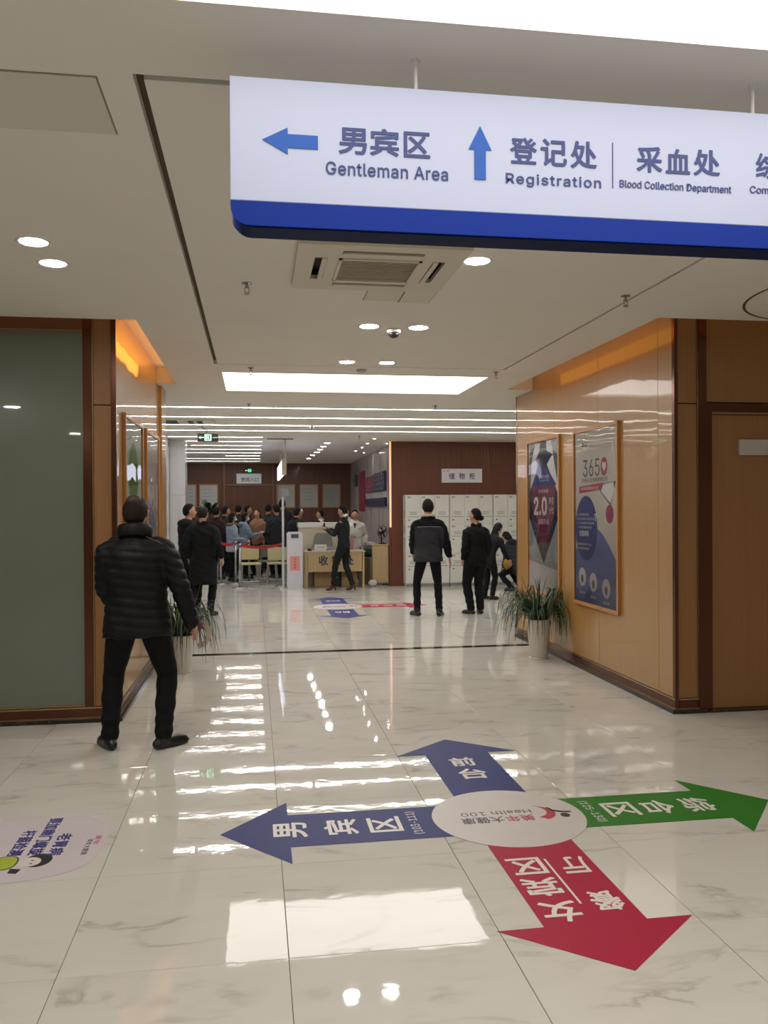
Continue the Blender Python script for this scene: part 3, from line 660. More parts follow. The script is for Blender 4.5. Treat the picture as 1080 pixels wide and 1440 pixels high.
# poster A: numerals with heart (right wall, near)
tA, a, f0, hh = poster('wall_poster', 'framed health poster with blue circle and heart logo, nearest on right wall', (3.245, 7.65, .64), -math.pi / 2, 1.08, 1.755, mat('paper_white', 'cfc9bf', .5))
Lx = lambda u: -a + 2 * a * u
Lz = lambda v: f0 + hh * v
F_ = lambda nm, pts, m, d=-.0085, th=.0006: flat(tA, nm, [(Lx(u), Lz(v)) for u, v in pts], m, 'xz', d, th)
mBl = mat('print_blue', '2f3a80', .5, noise=.06, nscale=8); mLB = mat('print_lightblue', '6a76ae', .5, noise=.12, nscale=5); mPk = mat('print_magenta', 'a83462', .5); mGy = mat('print_grey', '55535a', .5); mWh = mat('print_white', 'dedcdc', .5)
pts = [(0, 0), (1, 0), (1, .24)] + [(1 - .55 * t_, .24 + .20 * math.sin(t_ * math.pi / 2)) for t_ in [i / 10 for i in range(1, 11)]] + [(.3, .40), (0, .3)]
F_('print_hill', pts, mLB); F_('print_circle', ell(.27, .435, .27, .19, 40), mBl, -.0092); F_('print_dot', ell(.82, .52, .085, .052, 24), mPk)
F_('print_banner', [(.10, .64), (.60, .655), (.68, .695), (.10, .68)], mat('print_red', 'b03a4c', .5))
F_('print_card', [(.66, .69), (.96, .70), (.93, .66), (.84, .565), (.60, .65)], mGy); F_('print_card_page', [(.68, .685), (.90, .695), (.93, .655), (.84, .578), (.63, .648)], mWh, -.0092)
F_('print_heart_ring', ell(.70, .785, .075, .052, 28), mat('print_red', 'b03a4c')); 
hp = [(.70, .755), (.655, .785), (.66, .807), (.68, .812), (.70, .80), (.72, .812), (.74, .807), (.745, .785)]
F_('print_heart', hp, mWh, -.0092)
for u, v in ((.17, .145), (.44, .125), (.74, .105)): F_('print_oval', ell(u, v, .09, .055, 24), mWh, -.0092); F_('print_icon', ell(u, v - .01, .03, .025, 12), mGy, -.0098)
TA = lambda s_, u, v, w_, h2, m, bold=0.0: text(tA, s_, Lx(u), Lz(v), w_ * 2 * a, h2 * hh, m, 'xz', -.0094, bold=bold, thick=.0005)
TA('365', .40, .785, .40, .10, mGy, -.015); TA('为中国人设计的健康体检方案', .47, .715, .62, .026, mGy); TA('3650年度健康体检方案', .36, .668, .42, .02, mWh)
TA('美年大健康', .24, .925, .14, .028, mGy); TA('全面体检', .22, .405, .24, .036, mWh, .02); TA('什么是健康管理的', .19, .515, .30, .014, mWh); TA('专业医疗团队为您定制专属', .26, .49, .42, .014, mWh); TA('个人健康体检管理', .26, .465, .42, .014, mWh); TA('?', .50, .50, .06, .045, mWh, .03)
TA('一站式健康管理', .23, .44, .36, .014, mWh); TA('健康服务平台', .22, .34, .36, .014, mWh); TA('全程健康服务', .20, .315, .30, .014, mWh)
for u, v in ((.17, .055), (.44, .04), (.74, .025)): TA('健康', u, v, .14, .016, mWh)
glaze(tA, a, f0, hh)
# poster B: numerals with diamond (right wall, far)
tB, a, f0, hh = poster('wall_poster', 'framed poster with purple diamond and large white 2.0, far one on right wall', (3.245, 9.12, .635), -math.pi / 2, 1.08, 1.77, mat('paper_bluegrey', 'aab2b4', .5, noise=.25, nscale=2.5))
F_ = lambda nm, pts, m, d=-.0085, th=.0006: flat(tB, nm, [(Lx(u), Lz(v)) for u, v in pts], m, 'xz', d, th)
mNv = mat('print_navy', '232c4a', .5); mPu = mat('print_purple', '7c2c4c', .5, noise=.3, nscale=3)
F_('print_shadow', [(0, .83), (.05, .95), (.35, 1), (.62, 1), (.75, .93), (1, .90), (1, .72), (.8, .80), (0, .62)], mat('print_slate', '5d6a6c', .5))
F_('print_ray', [(.30, .83), (.05, .60), (.10, .86), (.22, .99), (.40, .99)], mWh, -.0091); F_('print_ray', [(.62, .80), (1.0, .55), (1, .66), (.85, .84), (.75, 1.0), (.60, 1.0)], mWh, -.0091)
F_('print_diamond', [(.50, .18), (.98, .50), (1, .62), (.62, .84), (.80, .90), (.62, .93), (.36, .93), (.24, .88), (.36, .84), (.02, .66), (.02, .48)], mNv, -.0096)
F_('print_diamond_top', [(.10, .70), (.92, .70), (.62, .82), (.36, .82)], mBl, -.0101); F_('print_diamond_core', [(.50, .27), (.84, .50), (.88, .70), (.12, .70), (.12, .50)], mPu, -.0101)
F_('print_footer', [(0, 0), (1, 0), (1, .15), (0, .19)], mWh, -.0091)
TB = lambda s_, u, v, w_, h2, m, bold=0.0: text(tB, s_, Lx(u), Lz(v), w_ * 2 * a, h2 * hh, m, 'xz', -.0107, bold=bold, thick=.0005)
TB('2.0', .40, .565, .44, .125, mWh, .03); TB('时', .76, .60, .14, .05, mWh); TB('代', .76, .535, .14, .045, mWh); TB('专业体检', .50, .665, .34, .026, mWh); TB('全面升级', .50, .462, .36, .036, mWh)
TB('美年大健康', .56, .76, .26, .026, mWh); TB('Health 100', .56, .735, .26, .012, mWh); TB('Y', .38, .752, .07, .05, mWh)
glaze(tB, a, f0, hh)
# posters on the left wall
tC, a, f0, hh = poster('wall_poster', 'framed pale poster with a green leaf, nearest on left wall', (-1.05, 7.53, .64), math.pi / 2, 1.08, 1.76, mat('paper_mint', 'ccd6cc', .5))
F_ = lambda nm, pts, m, d=-.0085, th=.0006: flat(tC, nm, [(Lx(u), Lz(v)) for u, v in pts], m, 'xz', d, th)
mGr = mat('print_leaf', '6f9a3e', .5, noise=.2, nscale=6); mDG = mat('print_darkleaf', '4c6a44', .5, noise=.3, nscale=8)
F_('print_leaf', ell(.52, .735, .30, .17, 28, p=1.8), mGr)
F_('print_lake', [(.15, .12), (.85, .12), (.85, .36), (.6, .44), (.4, .38), (.15, .46)], mDG); F_('print_splash', [(.25, .36), (.45, .36), (.38, .60), (.27, .62)], mWh, -.0092)
glaze(tC, a, f0, hh)
tD, a, f0, hh = poster('wall_poster', 'framed pale pink poster with grey and violet streaks, far one on left wall', (-1.05, 8.86, .64), math.pi / 2, 1.08, 1.76, mat('paper_blush', 'cdc4c2', .5))
F_ = lambda nm, pts, m, d=-.0085, th=.0006: flat(tD, nm, [(Lx(u), Lz(v)) for u, v in pts], m, 'xz', d, th)
F_('print_streak', [(.1, .66), (.3, .62), (.8, .46), (.7, .40), (.15, .50)], mat('print_violet', 'a9a9c8', .5)); F_('print_shadow', [(.2, .05), (.8, .05), (.6, .35), (.3, .50)], mat('print_slate', '5d6a6c'))
glaze(tD, a, f0, hh)
# framed notices on the back wall
for x0, x1, lb in ((-2.02, -1.72, 'framed notice on back wall, cut by the marble column'), (-1.65, -1.09, 'framed notice on back wall, left of the doorway posts'), (.66, 1.22, 'framed pale notice on back wall, beside the white pole'), (1.35, 1.93, 'framed pale green notice, middle of the three right of the doorway'), (2.05, 2.61, 'framed notice with dense grey print, rightmost on back wall')):
    tE, a, f0, hh = poster('wall_notice', lb, ((x0 + x1) / 2, 25.7, 1.64), 0, x1 - x0, .73, mat('paper_notice' + str(int(x0 * 10)), 'b4b6b4' if x0 < 2 else '9fa2a0', .5, noise=.08, nscale=9), fr=.03, group='framed notices on the back wall')
    for k in range(9 if x0 > 2 else 4):
        z = hh * (.85 - .085 * k) if x0 > 2 else hh * (.8 - .16 * k)
        flat(tE, 'print_line', [(-a * .7, f0 + z), (a * (.3 + .1 * (k % 4)), f0 + z), (a * (.3 + .1 * (k % 4)), f0 + z + .012), (-a * .7, f0 + z + .012)], mat('print_grey2', '85878a', .5), 'xz', -.0085, .0005)

# ================================================================== OTHER SIGNS
# locker sign
t = thing('locker_sign', 'white wall sign with blue characters above the lockers', 'sign', (4.30, 17.142, 2.29))
obj('plate', B(-.435, .435, -.012, 0, -.145, .145, bev=.002), mat('plate_white', 'd4ced0', .4, emit='d4ced0', es=.04), t)
for s_, x in (('储', -.22), ('物', 0.0), ('柜', .22)): text(t, s_, x, -.01, .125, .135, mat('ink_navy', '2e3a66', .5), 'xz', -.012, bold=.015)
text(t, '美年大健康', -.34, .10, .13, .028, M_DBLK, 'xz', -.012)
t = thing('entrance_sign', 'pale grey sign plate with dark characters over the far doorway', 'sign', (-.17, 25.70, 2.535))
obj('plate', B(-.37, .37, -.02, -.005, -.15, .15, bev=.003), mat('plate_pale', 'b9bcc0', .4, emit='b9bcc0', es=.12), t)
text(t, '贵宾入口', .02, -.03, .52, .13, mat('ink_grey', '555a62', .5), 'xz', -.02, bold=.02)
def exit_sign(loc, w_, h_, label, cord=False):
    t = thing('exit_sign', label, 'exit sign', loc); a, b = w_ / 2, h_ / 2
    g1 = emis('light_exit_green', '4cf08a', .9)
    obj('case', B(-a, a, -.012, .02, -b, b, bev=.003), M_BLACK, t)
    flat(t, 'running_figure_field', [(-a * .32, -b * .8), (a * .34, -b * .8), (a * .34, b * .8), (-a * .32, b * .8)], g1, 'xz', -.012, .001)
    flat(t, 'door_mark', [(-a * .1, -b * .6), (a * .2, -b * .6), (a * .2, b * .6), (-a * .1, b * .6)], mat('exit_dark_green', '0d5a2c', .5), 'xz', -.013, .001)
    # running figure: head and body strokes
    flat(t, 'figure_head', ell(a * .02, b * .40, b * .16, b * .16, 10), g1, 'xz', -.014, .001)
    flat(t, 'figure_body', [(a * .0, b * .2), (a * .1, b * .15), (a * .06, -b * .1), (a * .14, -b * .5), (a * .06, -b * .5), (-a * .01, -b * .12), (-a * .08, -b * .35), (-a * .1, -b * .25), (-a * .03, b * .0)], g1, 'xz', -.014, .001)
    flat(t, 'arrow', arrow_poly(-a * .64, 0, a * .52, b * .22, b * .7, a * .2, math.pi), emis('light_exit_white', 'd8ffe6', .8), 'xz', -.012, .001)
    flat(t, 'side_bar', [(a * .45, -b * .12), (a * .9, -b * .12), (a * .9, b * .12), (a * .45, b * .12)], mat('exit_dim', '8fae9c', .5), 'xz', -.012, .001)
    if cord:
        obj('cord', tube(bmesh.new(), [(-a * .2, 0, b), (-.01, 0, b + .05), (-.08, .0, H - loc[2] - .03), (-.11, 0, H - loc[2])], .006, 8), M_DARKGAP, t)
        obj('hook', tube(bmesh.new(), [(a * .6, 0, b), (a * .6, 0, H - loc[2])], .0025, 6), M_GREYM, t)
exit_sign((-.765, 14.25, 2.81), .34, .135, 'black and green exit sign hanging below the LED strips', True)
exit_sign((-.15, 25.66, 2.78), .30, .11, 'small glowing green exit sign over the far doorway')
t = thing('hanging_sign', 'narrow lit sign seen edge-on, hanging above the white kiosk', 'sign', (.56, 18.4, 2.44))
obj('light_box', B(-.025, .025, -1.8, 1.8, -.15, .15), emis('light_signface2', 'd8d8f4', 1.0), t)
obj('end_cap', B(-.03, .06, -1.84, -1.8, -.16, .16), mat('cap_beige', 'a89f84', .5), t)
for y in (-1.75, 1.5): obj('hanging_rod', tube(bmesh.new(), [(.04, y, .15), (.04, y, H - 2.44)], .012, 8), _mats['cap_beige'], t)
obj('top_rail', B(-.32, .20, -1.78, -1.74, H - 2.44 - .015, H - 2.44), M_DARKGAP, t)

# ================================================================== PEOPLE
M_SKIN = mat('skin', 'b08468', .55, noise=.05, nscale=14); M_HAIR = mat('black_hair', '100e0d', .7, spec=.2, noise=.2, nscale=60)
M_HAIRB = mat('brown_hair', '241a15', .7, spec=.2, noise=.2, nscale=60); M_EYE = mat('dark_eye', '15100e', .3); M_LIP = mat('lips', '8a5046', .5)
def fabric(name, c, rough=.8, noise=.10, ns=40, bump=.12): return mat(name, c, rough, noise=noise, nscale=ns, bump=bump, spec=.25)
M_PUFF = fabric('black_puffer', '0d0e11', .55, .08, 12, .1); M_TR = fabric('black_trouser', '0b0b0e', .8); M_SHOE = mat('black_shoe', '121212', .35)
def solid(name, bms, m, parent, voxel=.012, smooth=4, fn=None):
    """fuse overlapping closed lofts into one continuous skin"""
    me = bpy.data.meshes.new(name); bms.to_mesh(me); bms.free()
    o = bpy.data.objects.new(name, me); COL.objects.link(o)
    md = o.modifiers.new('r', 'REMESH'); md.mode = 'VOXEL'; md.voxel_size = voxel; md.adaptivity = 0
    sm = o.modifiers.new('s', 'SMOOTH'); sm.factor = .5; sm.iterations = smooth
    dg = bpy.context.evaluated_depsgraph_get(); dg.update()
    me2 = bpy.data.meshes.new_from_object(o.evaluated_get(dg)); me2.name = name
    bpy.data.objects.remove(o); bpy.data.meshes.remove(me)
    if fn:
        ns = [v.normal.copy() for v in me2.vertices]
        for v, nrm in zip(me2.vertices, ns): v.co = fn(v.co.copy(), nrm)
    me2.materials.clear()
    return link(name, me2, m, parent, True)
def ik(a, b, l1, l2, pole):
    a, b = Vector(a), Vector(b); d = b - a; L = d.length
    if L > (l1 + l2) * .998: b = a + d * ((l1 + l2) * .998 / L); d = b - a; L = d.length
    u = d / L; x = (l1 * l1 - l2 * l2 + L * L) / (2 * L); h_ = math.sqrt(max(l1 * l1 - x * x, 0))
    p = Vector(pole); p = (p - u * p.dot(u)).normalized()
    return a + u * x + p * h_, b
def lerp(a, b, t): return Vector(a) * (1 - t) + Vector(b) * t
def hand(bm, wrist, d, pn, side, s=1.0, curl=.5):
    """palm along d, palm normal pn; the thumb leaves towards side"""
    d = Vector(d).normalized(); pn = Vector(pn); pn = (pn - d * pn.dot(d)).normalized(); sd = Vector(side); sd = (sd - d * sd.dot(d) - pn * sd.dot(pn)).normalized()
    w_ = Vector(wrist)
    tube(bm, [w_ - d * .03 * s, w_, w_ + d * .04 * s, w_ + d * .085 * s], [(.021 * s, .019 * s), (.026 * s, .017 * s), (.039 * s, .015 * s), (.036 * s, .012 * s)], 10, up=sd.cross(d) * 1.0)
    for i, (off, ln) in enumerate(((.028, .072), (.010, .080), (-.009, .074), (-.027, .058))):
        p = w_ + d * .075 * s + sd * off * s; pts = [p]; dd = d.copy()
        for k, f_ in enumerate((.45, .32, .23)):
            q = Quaternion(sd.cross(d).cross(d) if False else sd, 0)
            ang = curl * (.35 + .45 * k); v = (dd * math.cos(ang) + pn * math.sin(ang)).normalized(); pts.append(pts[-1] + v * ln * f_ * s)
        tube(bm, pts, [.0090 * s, .0085 * s, .0078 * s, .0060 * s], 7)
    p = w_ + d * .02 * s + sd * .026 * s
    tube(bm, [p, p + (d * .5 + sd * .75 + pn * .2).normalized() * .035 * s, p + (d * .5 + sd * .75 + pn * .2).normalized() * .035 * s + (d * .9 + sd * .25 + pn * .3).normalized() * .032 * s], [.012 * s, .0105 * s, .0075 * s], 8)
def person(label, loc, rz, Ht=1.70, foot_l=(-.10, 0.0, 8), foot_r=(.10, 0.0, -8), wr_l=None, wr_r=None, jacket=None, trouser=None, shoe=None, hair=None, hair_style='short',
           head_yaw=0, head_pitch=0, lean=0.0, side_lean=0.0, hem=.80, bulk=1.0, hood=False, collar=True, voxel=.018, group=None, seat=None, quilt=0.0, bald=False, shoulders=1.0,
           flare=1.0, hip=None, hands=True, pole_l=None, pole_r=None, palm_l=None, palm_r=None, sleeve=1.0, leg=1.0, mask=False, heel=False, male=True, face=True, extra=None, jname='jacket', cut=None, legs_on=True):
    """local frame: the figure faces +y, x to its right, feet on z=0"""
    S = Ht / 1.72
    t = thing('person', label, 'person', loc, R(rz), group)
    hz = (hip if hip is not None else (.94 if heel else .905) * S)
    P0 = Vector((0, 0, hz))
    up = Vector((math.sin(R(side_lean)), math.sin(R(lean)), math.cos(R(lean)))).normalized(); rt = Vector((1, 0, 0)); rt = (rt - up * rt.dot(up)).normalized(); fw = up.cross(rt)
    def T(x, y, z): return P0 + rt * x * S + fw * y * S + up * z * S       # torso frame, z above the hip joint
    shw = (.178 if male else .158) * shoulders
    sh = {-1: T(-shw, -.005, .462), 1: T(shw, -.005, .462)}
    hipw = .088
    hj = {-1: T(-hipw, 0, 0), 1: T(hipw, 0, 0)}
    feet = {-1: foot_l, 1: foot_r}; ank = {}; knee = {}; fdir = {}
    for s in (-1, 1):
        fx, fy, fa = feet[s][:3]; fz = feet[s][3] if len(feet[s]) > 3 else 0.0
        fdir[s] = Vector((math.sin(R(-fa)), math.cos(R(fa)), 0)); lift = .035 if heel else 0.0
        ank[s] = Vector((fx * S, fy * S, (.085 + lift) * S + fz))
        kn, a2 = ik(hj[s], ank[s], .435 * S, .415 * S, fdir[s] + Vector((0, .5, .2)))
        knee[s] = kn
    wr = {-1: wr_l, 1: wr_r}; elb = {}; wri = {}
    pol = {-1: pole_l or (-.35, -1, -.2), 1: pole_r or (.35, -1, -.2)}
    for s in (-1, 1):
        tgt = wr[s] if wr[s] is not None else (s * .245, .04, -.035)
        e, w2 = ik(sh[s], T(*tgt), .285 * S, .255 * S, pol[s]); elb[s] = e; wri[s] = w2
    # ---- body, one skin
    hc = T(0, .022, .695)                    # head centre
    hy, hp = R(head_yaw), R(head_pitch)
    hR = Matrix.Rotation(hy, 3, 'Z') @ Matrix.Rotation(hp, 3, 'X')
    def Hd(x, y, z): return hc + hR @ Vector((x, y, z)) * S
    bm = bmesh.new()
    tube(bm, [T(0, 0, -.06), T(0, 0, .03), T(0, .0, .18), T(0, 0, .36), T(0, -.005, .45), T(0, -.01, .51)], [(.13 * S, .085 * S), (.15 * S, .095 * S), (.125 * S, .085 * S), (.145 * S, .095 * S), (.12 * S, .07 * S), (.06 * S, .05 * S)], 16)
    tube(bm, [T(0, -.012, .47), T(0, -.002, .55), Hd(0, -.015, -.03)], [(.062 * S, .058 * S), (.054 * S, .056 * S), (.052 * S, .055 * S)], 14)
    ball(bm, (0, 0, 0), 1, 20, 14)
    vs_ = [v for v in bm.verts if v.co.length < 1.001 and v.co.length > .999]
    for v in vs_:
        x, y, z = v.co
        k = 1.0 - .30 * max(0, -z) ** 1.3
        v.co = Hd(x * .077 * k, y * .098 * (1 - .12 * max(0, -z)) + (.006 if y > 0 and z < 0 else -.004), z * (.118 if z < 0 else .110))
    tube(bm, [Hd(0, .088, .012), Hd(0, .106, -.018), Hd(0, .092, -.034)], [.007 * S, .013 * S, .009 * S], 8)       # nose
    ball(bm, Hd(0, .078, -.085), (.022 * S, .02 * S, .016 * S), 8, 6)                                        # chin
    for s in (-1, 1): tube(bm, [Hd(s * .074, -.006, .022), Hd(s * .087, -.014, .010), Hd(s * .084, -.012, -.012), Hd(s * .074, -.004, -.028)], [.008 * S, .012 * S, .010 * S, .006 * S], 8)
    for s in (-1, 1):
        tube(bm, [T(s * .08, -.008, .47), sh[s], lerp(sh[s], elb[s], .5), elb[s], lerp(elb[s], wri[s], .35), wri[s]], [.05 * S, .050 * S, .043 * S, .035 * S, .036 * S, .023 * S], 10)
        if legs_on:
            tube(bm, [T(s * .06, 0, .03), hj[s], lerp(hj[s], knee[s], .5), knee[s], lerp(knee[s], ank[s], .3), ank[s]], [.075 * S, .080 * S, .066 * S, .048 * S, .050 * S, .032 * S], 12)
            if not heel: tube(bm, [ank[s] - fdir[s] * .03 * S, ank[s] + Vector((0, 0, -.045 * S)), ank[s] + fdir[s] * .13 * S + Vector((0, 0, -.062 * S))], [.03 * S, .036 * S, .024 * S], 8)
    body = solid('body', bm, M_SKIN, t, max(voxel * .75, .009), 2)
    if hands:
        bm = bmesh.new(); bm.from_mesh(body.data)
        for s in (-1, 1):
            d = (wri[s] - elb[s]).normalized(); pn = Vector((palm_l if s < 0 else palm_r) or (-s, .15, 0))
            side = Vector((0, 1, 0)) if abs(d.y) < .8 else Vector((0, 0, 1))
            hand(bm, wri[s] + d * .005, d, pn, side, S * (1.0 if male else .9), .55)
        bm.to_mesh(body.data); bm.free()
        for p in body.data.polygons: p.use_smooth = True
    if face:
        for s in (-1, 1): obj('eye', ball(bmesh.new(), Hd(s * .031, .083, .012), (.012 * S, .007 * S, .0065 * S), 8, 6), M_EYE, t, True)
        obj('mouth', ball(bmesh.new(), Hd(0, .089, -.055), (.022 * S, .008 * S, .006 * S), 8, 6), M_LIP, t, True)
    if mask:
        bm = bmesh.new(); ball(bm, (0, 0, 0), 1, 14, 10)
        for v in bm.verts: x, y, z = v.co; v.co = Hd(x * .066, .045 + max(y, -.3) * .07, -.045 + z * .048)
        obj('face_mask', bm, mat('mask_blue', 'a9bcc4', .7), t, True)
    # ---- hair
    hm = hair or M_HAIR
    bm = bmesh.new(); ball(bm, (0, 0, 0), 1, 28, 20)
    for v in bm.verts:
        x, y, z = v.co; X, Y, Z = x * .086, y * .106 - .006, z * .122 + .012
        line = -.005 + .055 * max(0, y + .25) * 1.6 if hair_style != 'long' else -.09 + .15 * max(0, y + .1) * 1.4
        if hair_style in ('short', 'bun') and y < .1: line = -.045 if y > -.25 else -.085
        if z * .122 < line and not (hair_style in ('long',) and y < -.1):
            k = .62; X *= k; Y *= k
        if y > .55 and z < .55: Y = min(Y, .06)
        if bald and z > .45 and -.75 < y < .95: Z = min(Z, .103 + 0 * z); X *= .9
        n_ = 1 + .02 * math.sin(31 * x + 17 * y) * math.cos(23 * z)
        v.co = Hd(X * n_, Y * n_, Z)
    o = obj('hair', bm, hm, t, True)
    if bald:
        bm = bmesh.new(); ball(bm, (0, 0, 0), 1, 16, 10)
        for v in bm.verts: x, y, z = v.co; v.co = Hd(x * .052, y * .050 - .050, .082 + z * .040)
        obj('bald_spot', bm, mat('scalp', '3d2c24', .6), t, True)
    if hair_style == 'bun':
        obj('hair_bun', ball(ball(bmesh.new(), Hd(.0, -.120, -.03), (.040 * S, .034 * S, .040 * S), 14, 10), Hd(.012, -.108, -.05), (.026 * S, .03 * S, .026 * S), 10, 8), hm, t, True)
    if hair_style == 'long':
        obj('hair_length', solid('x', tube(bmesh.new(), [Hd(0, -.04, .06), Hd(0, -.06, -.04), Hd(0, -.065, -.14), Hd(0, -.05, -.20)], [(.07 * S, .06 * S), (.08 * S, .055 * S), (.075 * S, .045 * S), (.05 * S, .03 * S)], 14), hm, None, .012).data and bmesh.new(), hm, t) if False else obj('hair_length', tube(bmesh.new(), [Hd(0, -.04, .06), Hd(0, -.06, -.04), Hd(0, -.065, -.14), Hd(0, -.05, -.20)], [(.07 * S, .06 * S), (.08 * S, .055 * S), (.075 * S, .045 * S), (.05 * S, .03 * S)], 14), hm, t, True)
    if hair_style == 'cap':
        obj('cap', lathe(bmesh.new(), [(.092, .03), (.092, .07), (.07, .125), (.02, .135)], 18, tuple(Hd(0, 0, 0))), mat('cap_white', 'c9c6c2', .7), t, True)
    # ---- trousers
    if legs_on:
        bm = bmesh.new(); g = leg
        tube(bm, [T(0, 0, -.09), T(0, 0, .0), T(0, 0, .12)], [(.15 * S, .105 * S), (.172 * S, .118 * S), (.150 * S, .105 * S)], 18)
        for s in (-1, 1):
            tube(bm, [T(s * .085, 0, .06), hj[s] + Vector((0, 0, -.03)), lerp(hj[s], knee[s], .5), knee[s], lerp(knee[s], ank[s], .35), lerp(knee[s], ank[s], .7), ank[s] + Vector((0, 0, -.025 * S))],
                 [.088 * S, (.098 * S * g, .104 * S * g), (.088 * S * g, .09 * S * g), (.066 * S * g, .069 * S * g), (.066 * S * g, .068 * S * g), (.058 * S * g, .06 * S * g), (.054 * S * g, .058 * S * g)], 14)
        def wrinkle(c, n):
            a_ = .004 * math.sin(c.z * 46 + 5 * c.x) * max(0, 1 - abs(c.z - .3) / .4) + .004 * math.sin(c.z * 70 + 9 * c.y) * (c.z < .22)
            return c + n * a_
        solid('trousers', bm, trouser or M_TR, t, voxel, 3, wrinkle)
        for s in (-1, 1):
            f_ = fdir[s]; a_ = ank[s].copy(); z0 = a_.z - .085 * S; bm = bmesh.new()
            h0 = (.035 * S if heel else 0)
            tube(bm, [a_ + Vector((0, 0, .03 * S)) - f_ * .005, a_ + Vector((0, 0, -.02 * S)), a_ + Vector((0, 0, -.045 * S)) + f_ * .01], [.050 * S, .048 * S, .045 * S], 12)
            base = Vector((a_.x, a_.y, 0))
            zz = lambda v: Vector((0, 0, z0 - (0) + v))
            if heel:
                tube(bm, [base - f_ * .055 * S + zz(.055), base + zz(.05), base + f_ * .09 * S + zz(.018 - .03 + .0), base + f_ * .16 * S + zz(-.035 + .022)], [(.034 * S, .03 * S), (.036 * S, .032 * S), (.042 * S, .022 * S), (.026 * S, .014 * S)], 12)
                tube(bm, [base - f_ * .04 * S + zz(.04), base - f_ * .045 * S + zz(-.033)], [.022 * S, .015 * S], 8)
            else:
                tube(bm, [base - f_ * .075 * S + zz(.030), base - f_ * .05 * S + zz(.036), base + f_ * .03 * S + zz(.042), base + f_ * .11 * S + zz(.032), base + f_ * .175 * S + zz(.024), base + f_ * .200 * S + zz(.018)],
                     [(.022 * S, .022 * S), (.037 * S, .036 * S), (.042 * S, .040 * S), (.048 * S, .031 * S), (.038 * S, .023 * S), (.016 * S, .012 * S)], 14)
            o = solid('shoe', bm, shoe or M_SHOE, t, max(voxel * .55, .009), 2)
            zmin = -a_.z + .085 * S + (.035 * S if heel else 0)
            for v in o.data.vertices:
                v.co.z = max(v.co.z, (z0 - h0) + .004)
    # ---- jacket
    b = bulk; bm = bmesh.new()
    hemz = hem * S - hz                      # relative to hip, in metres
    hz_ = hemz / S
    secs = [(hz_, .185 * flare, .135 * flare), (hz_ * .5 + .02 if hz_ < -.1 else hz_ + .05, .188 * (flare * .6 + .4), .135 * (flare * .5 + .5)), (.14, .172, .125), (.30, .185, .13), (.40, .195, .128), (.45, .172 * (.5 + .5 * shoulders), .112), (.495, .122, .090), (.535, .080, .070), (.565, .066, .062)]
    if not male: secs = [(z, x * .9 if 0.1 < z < .2 else x * .93, y * .92) for z, x, y in secs]
    tube(bm, [T(0, 0, z) for z, _, _ in secs], [(x * b * S, y * b * S) for _, x, y in secs], 24)
    for s in (-1, 1):
        cuff = lerp(elb[s], wri[s], .96 * sleeve)
        tube(bm, [T(s * .06, -.01, .468), lerp(T(s * .06, -.01, .468), sh[s], .62) + up * .004, lerp(lerp(T(s * .06, -.01, .468), sh[s], .93), elb[s], .07), lerp(sh[s], elb[s], .25), lerp(sh[s], elb[s], .55), elb[s], lerp(elb[s], wri[s], .5), cuff], [.050 * b * S, .058 * b * S, .066 * b * S, .069 * b * S, .065 * b * S, .058 * b * S, .052 * b * S, .043 * b * S], 14)
    if hood:
        tube(bm, [T(-.11, -.03, .49), T(-.08, -.10, .51), T(0, -.125, .51), T(.08, -.10, .51), T(.11, -.03, .49)], [.04 * S, .055 * S, .06 * S, .055 * S, .04 * S], 10)
        tube(bm, [T(-.10, .02, .50), T(-.10, -.04, .54), T(0, -.10, .56), T(.10, -.04, .54), T(.10, .02, .50)], [.03 * S, .032 * S, .036 * S, .032 * S, .03 * S], 10)
    elif collar:
        n_ = 18; ring = [T(.083 * math.sin(2 * math.pi * i / n_) * b, -.01 - .076 * math.cos(2 * math.pi * i / n_) * b, .560 + .012 * math.cos(2 * math.pi * i / n_)) for i in range(n_ - 1)]
        tube(bm, ring + [], [(.028 * S, .013 * S)] * len(ring), 8, up=tuple(rt))
    def folds(c, n):
        q = c - P0; z = q.dot(up)
        if quilt:
            ph = (z + .02 * math.sin(q.x * 7) + .35 * abs(q.x) * (abs(q.x) > .22)) / .062
            return c + n * (quilt * (abs(math.sin(math.pi * ph)) ** .55 - .75) + .003 * math.sin(c.x * 41 + c.z * 23))
        return c + n * (.0045 * math.sin(z * 31 + 11 * q.x) * math.sin(q.x * 19 + z * 5) + .003 * math.sin(z * 63 + q.x * 27))
    jk = solid(jname, bm, jacket or M_PUFF, t, voxel, 6, folds)
    if cut:   # second colour over part of the coat: (test, material)
        jk.data.materials.append(cut[1])
        for p in jk.data.polygons:
            q = p.center - P0
            if cut[0](q.dot(rt) / S, q.dot(fw) / S, q.dot(up) / S): p.material_index = 1
    t['_'] = 0; del t['_']
    if extra: extra(t, T, Hd, S, wri, elb, sh)
    return t

def FX(px, Y): return (px - 358.4) / 1178.26 * Y * (1 + .0) + 0.0
def at(px, Y):   # x of the photo column px at distance Y (level ray)
    d = _f + _r2 * ((px - 540) / 1178.26); return d.x / d.y * Y

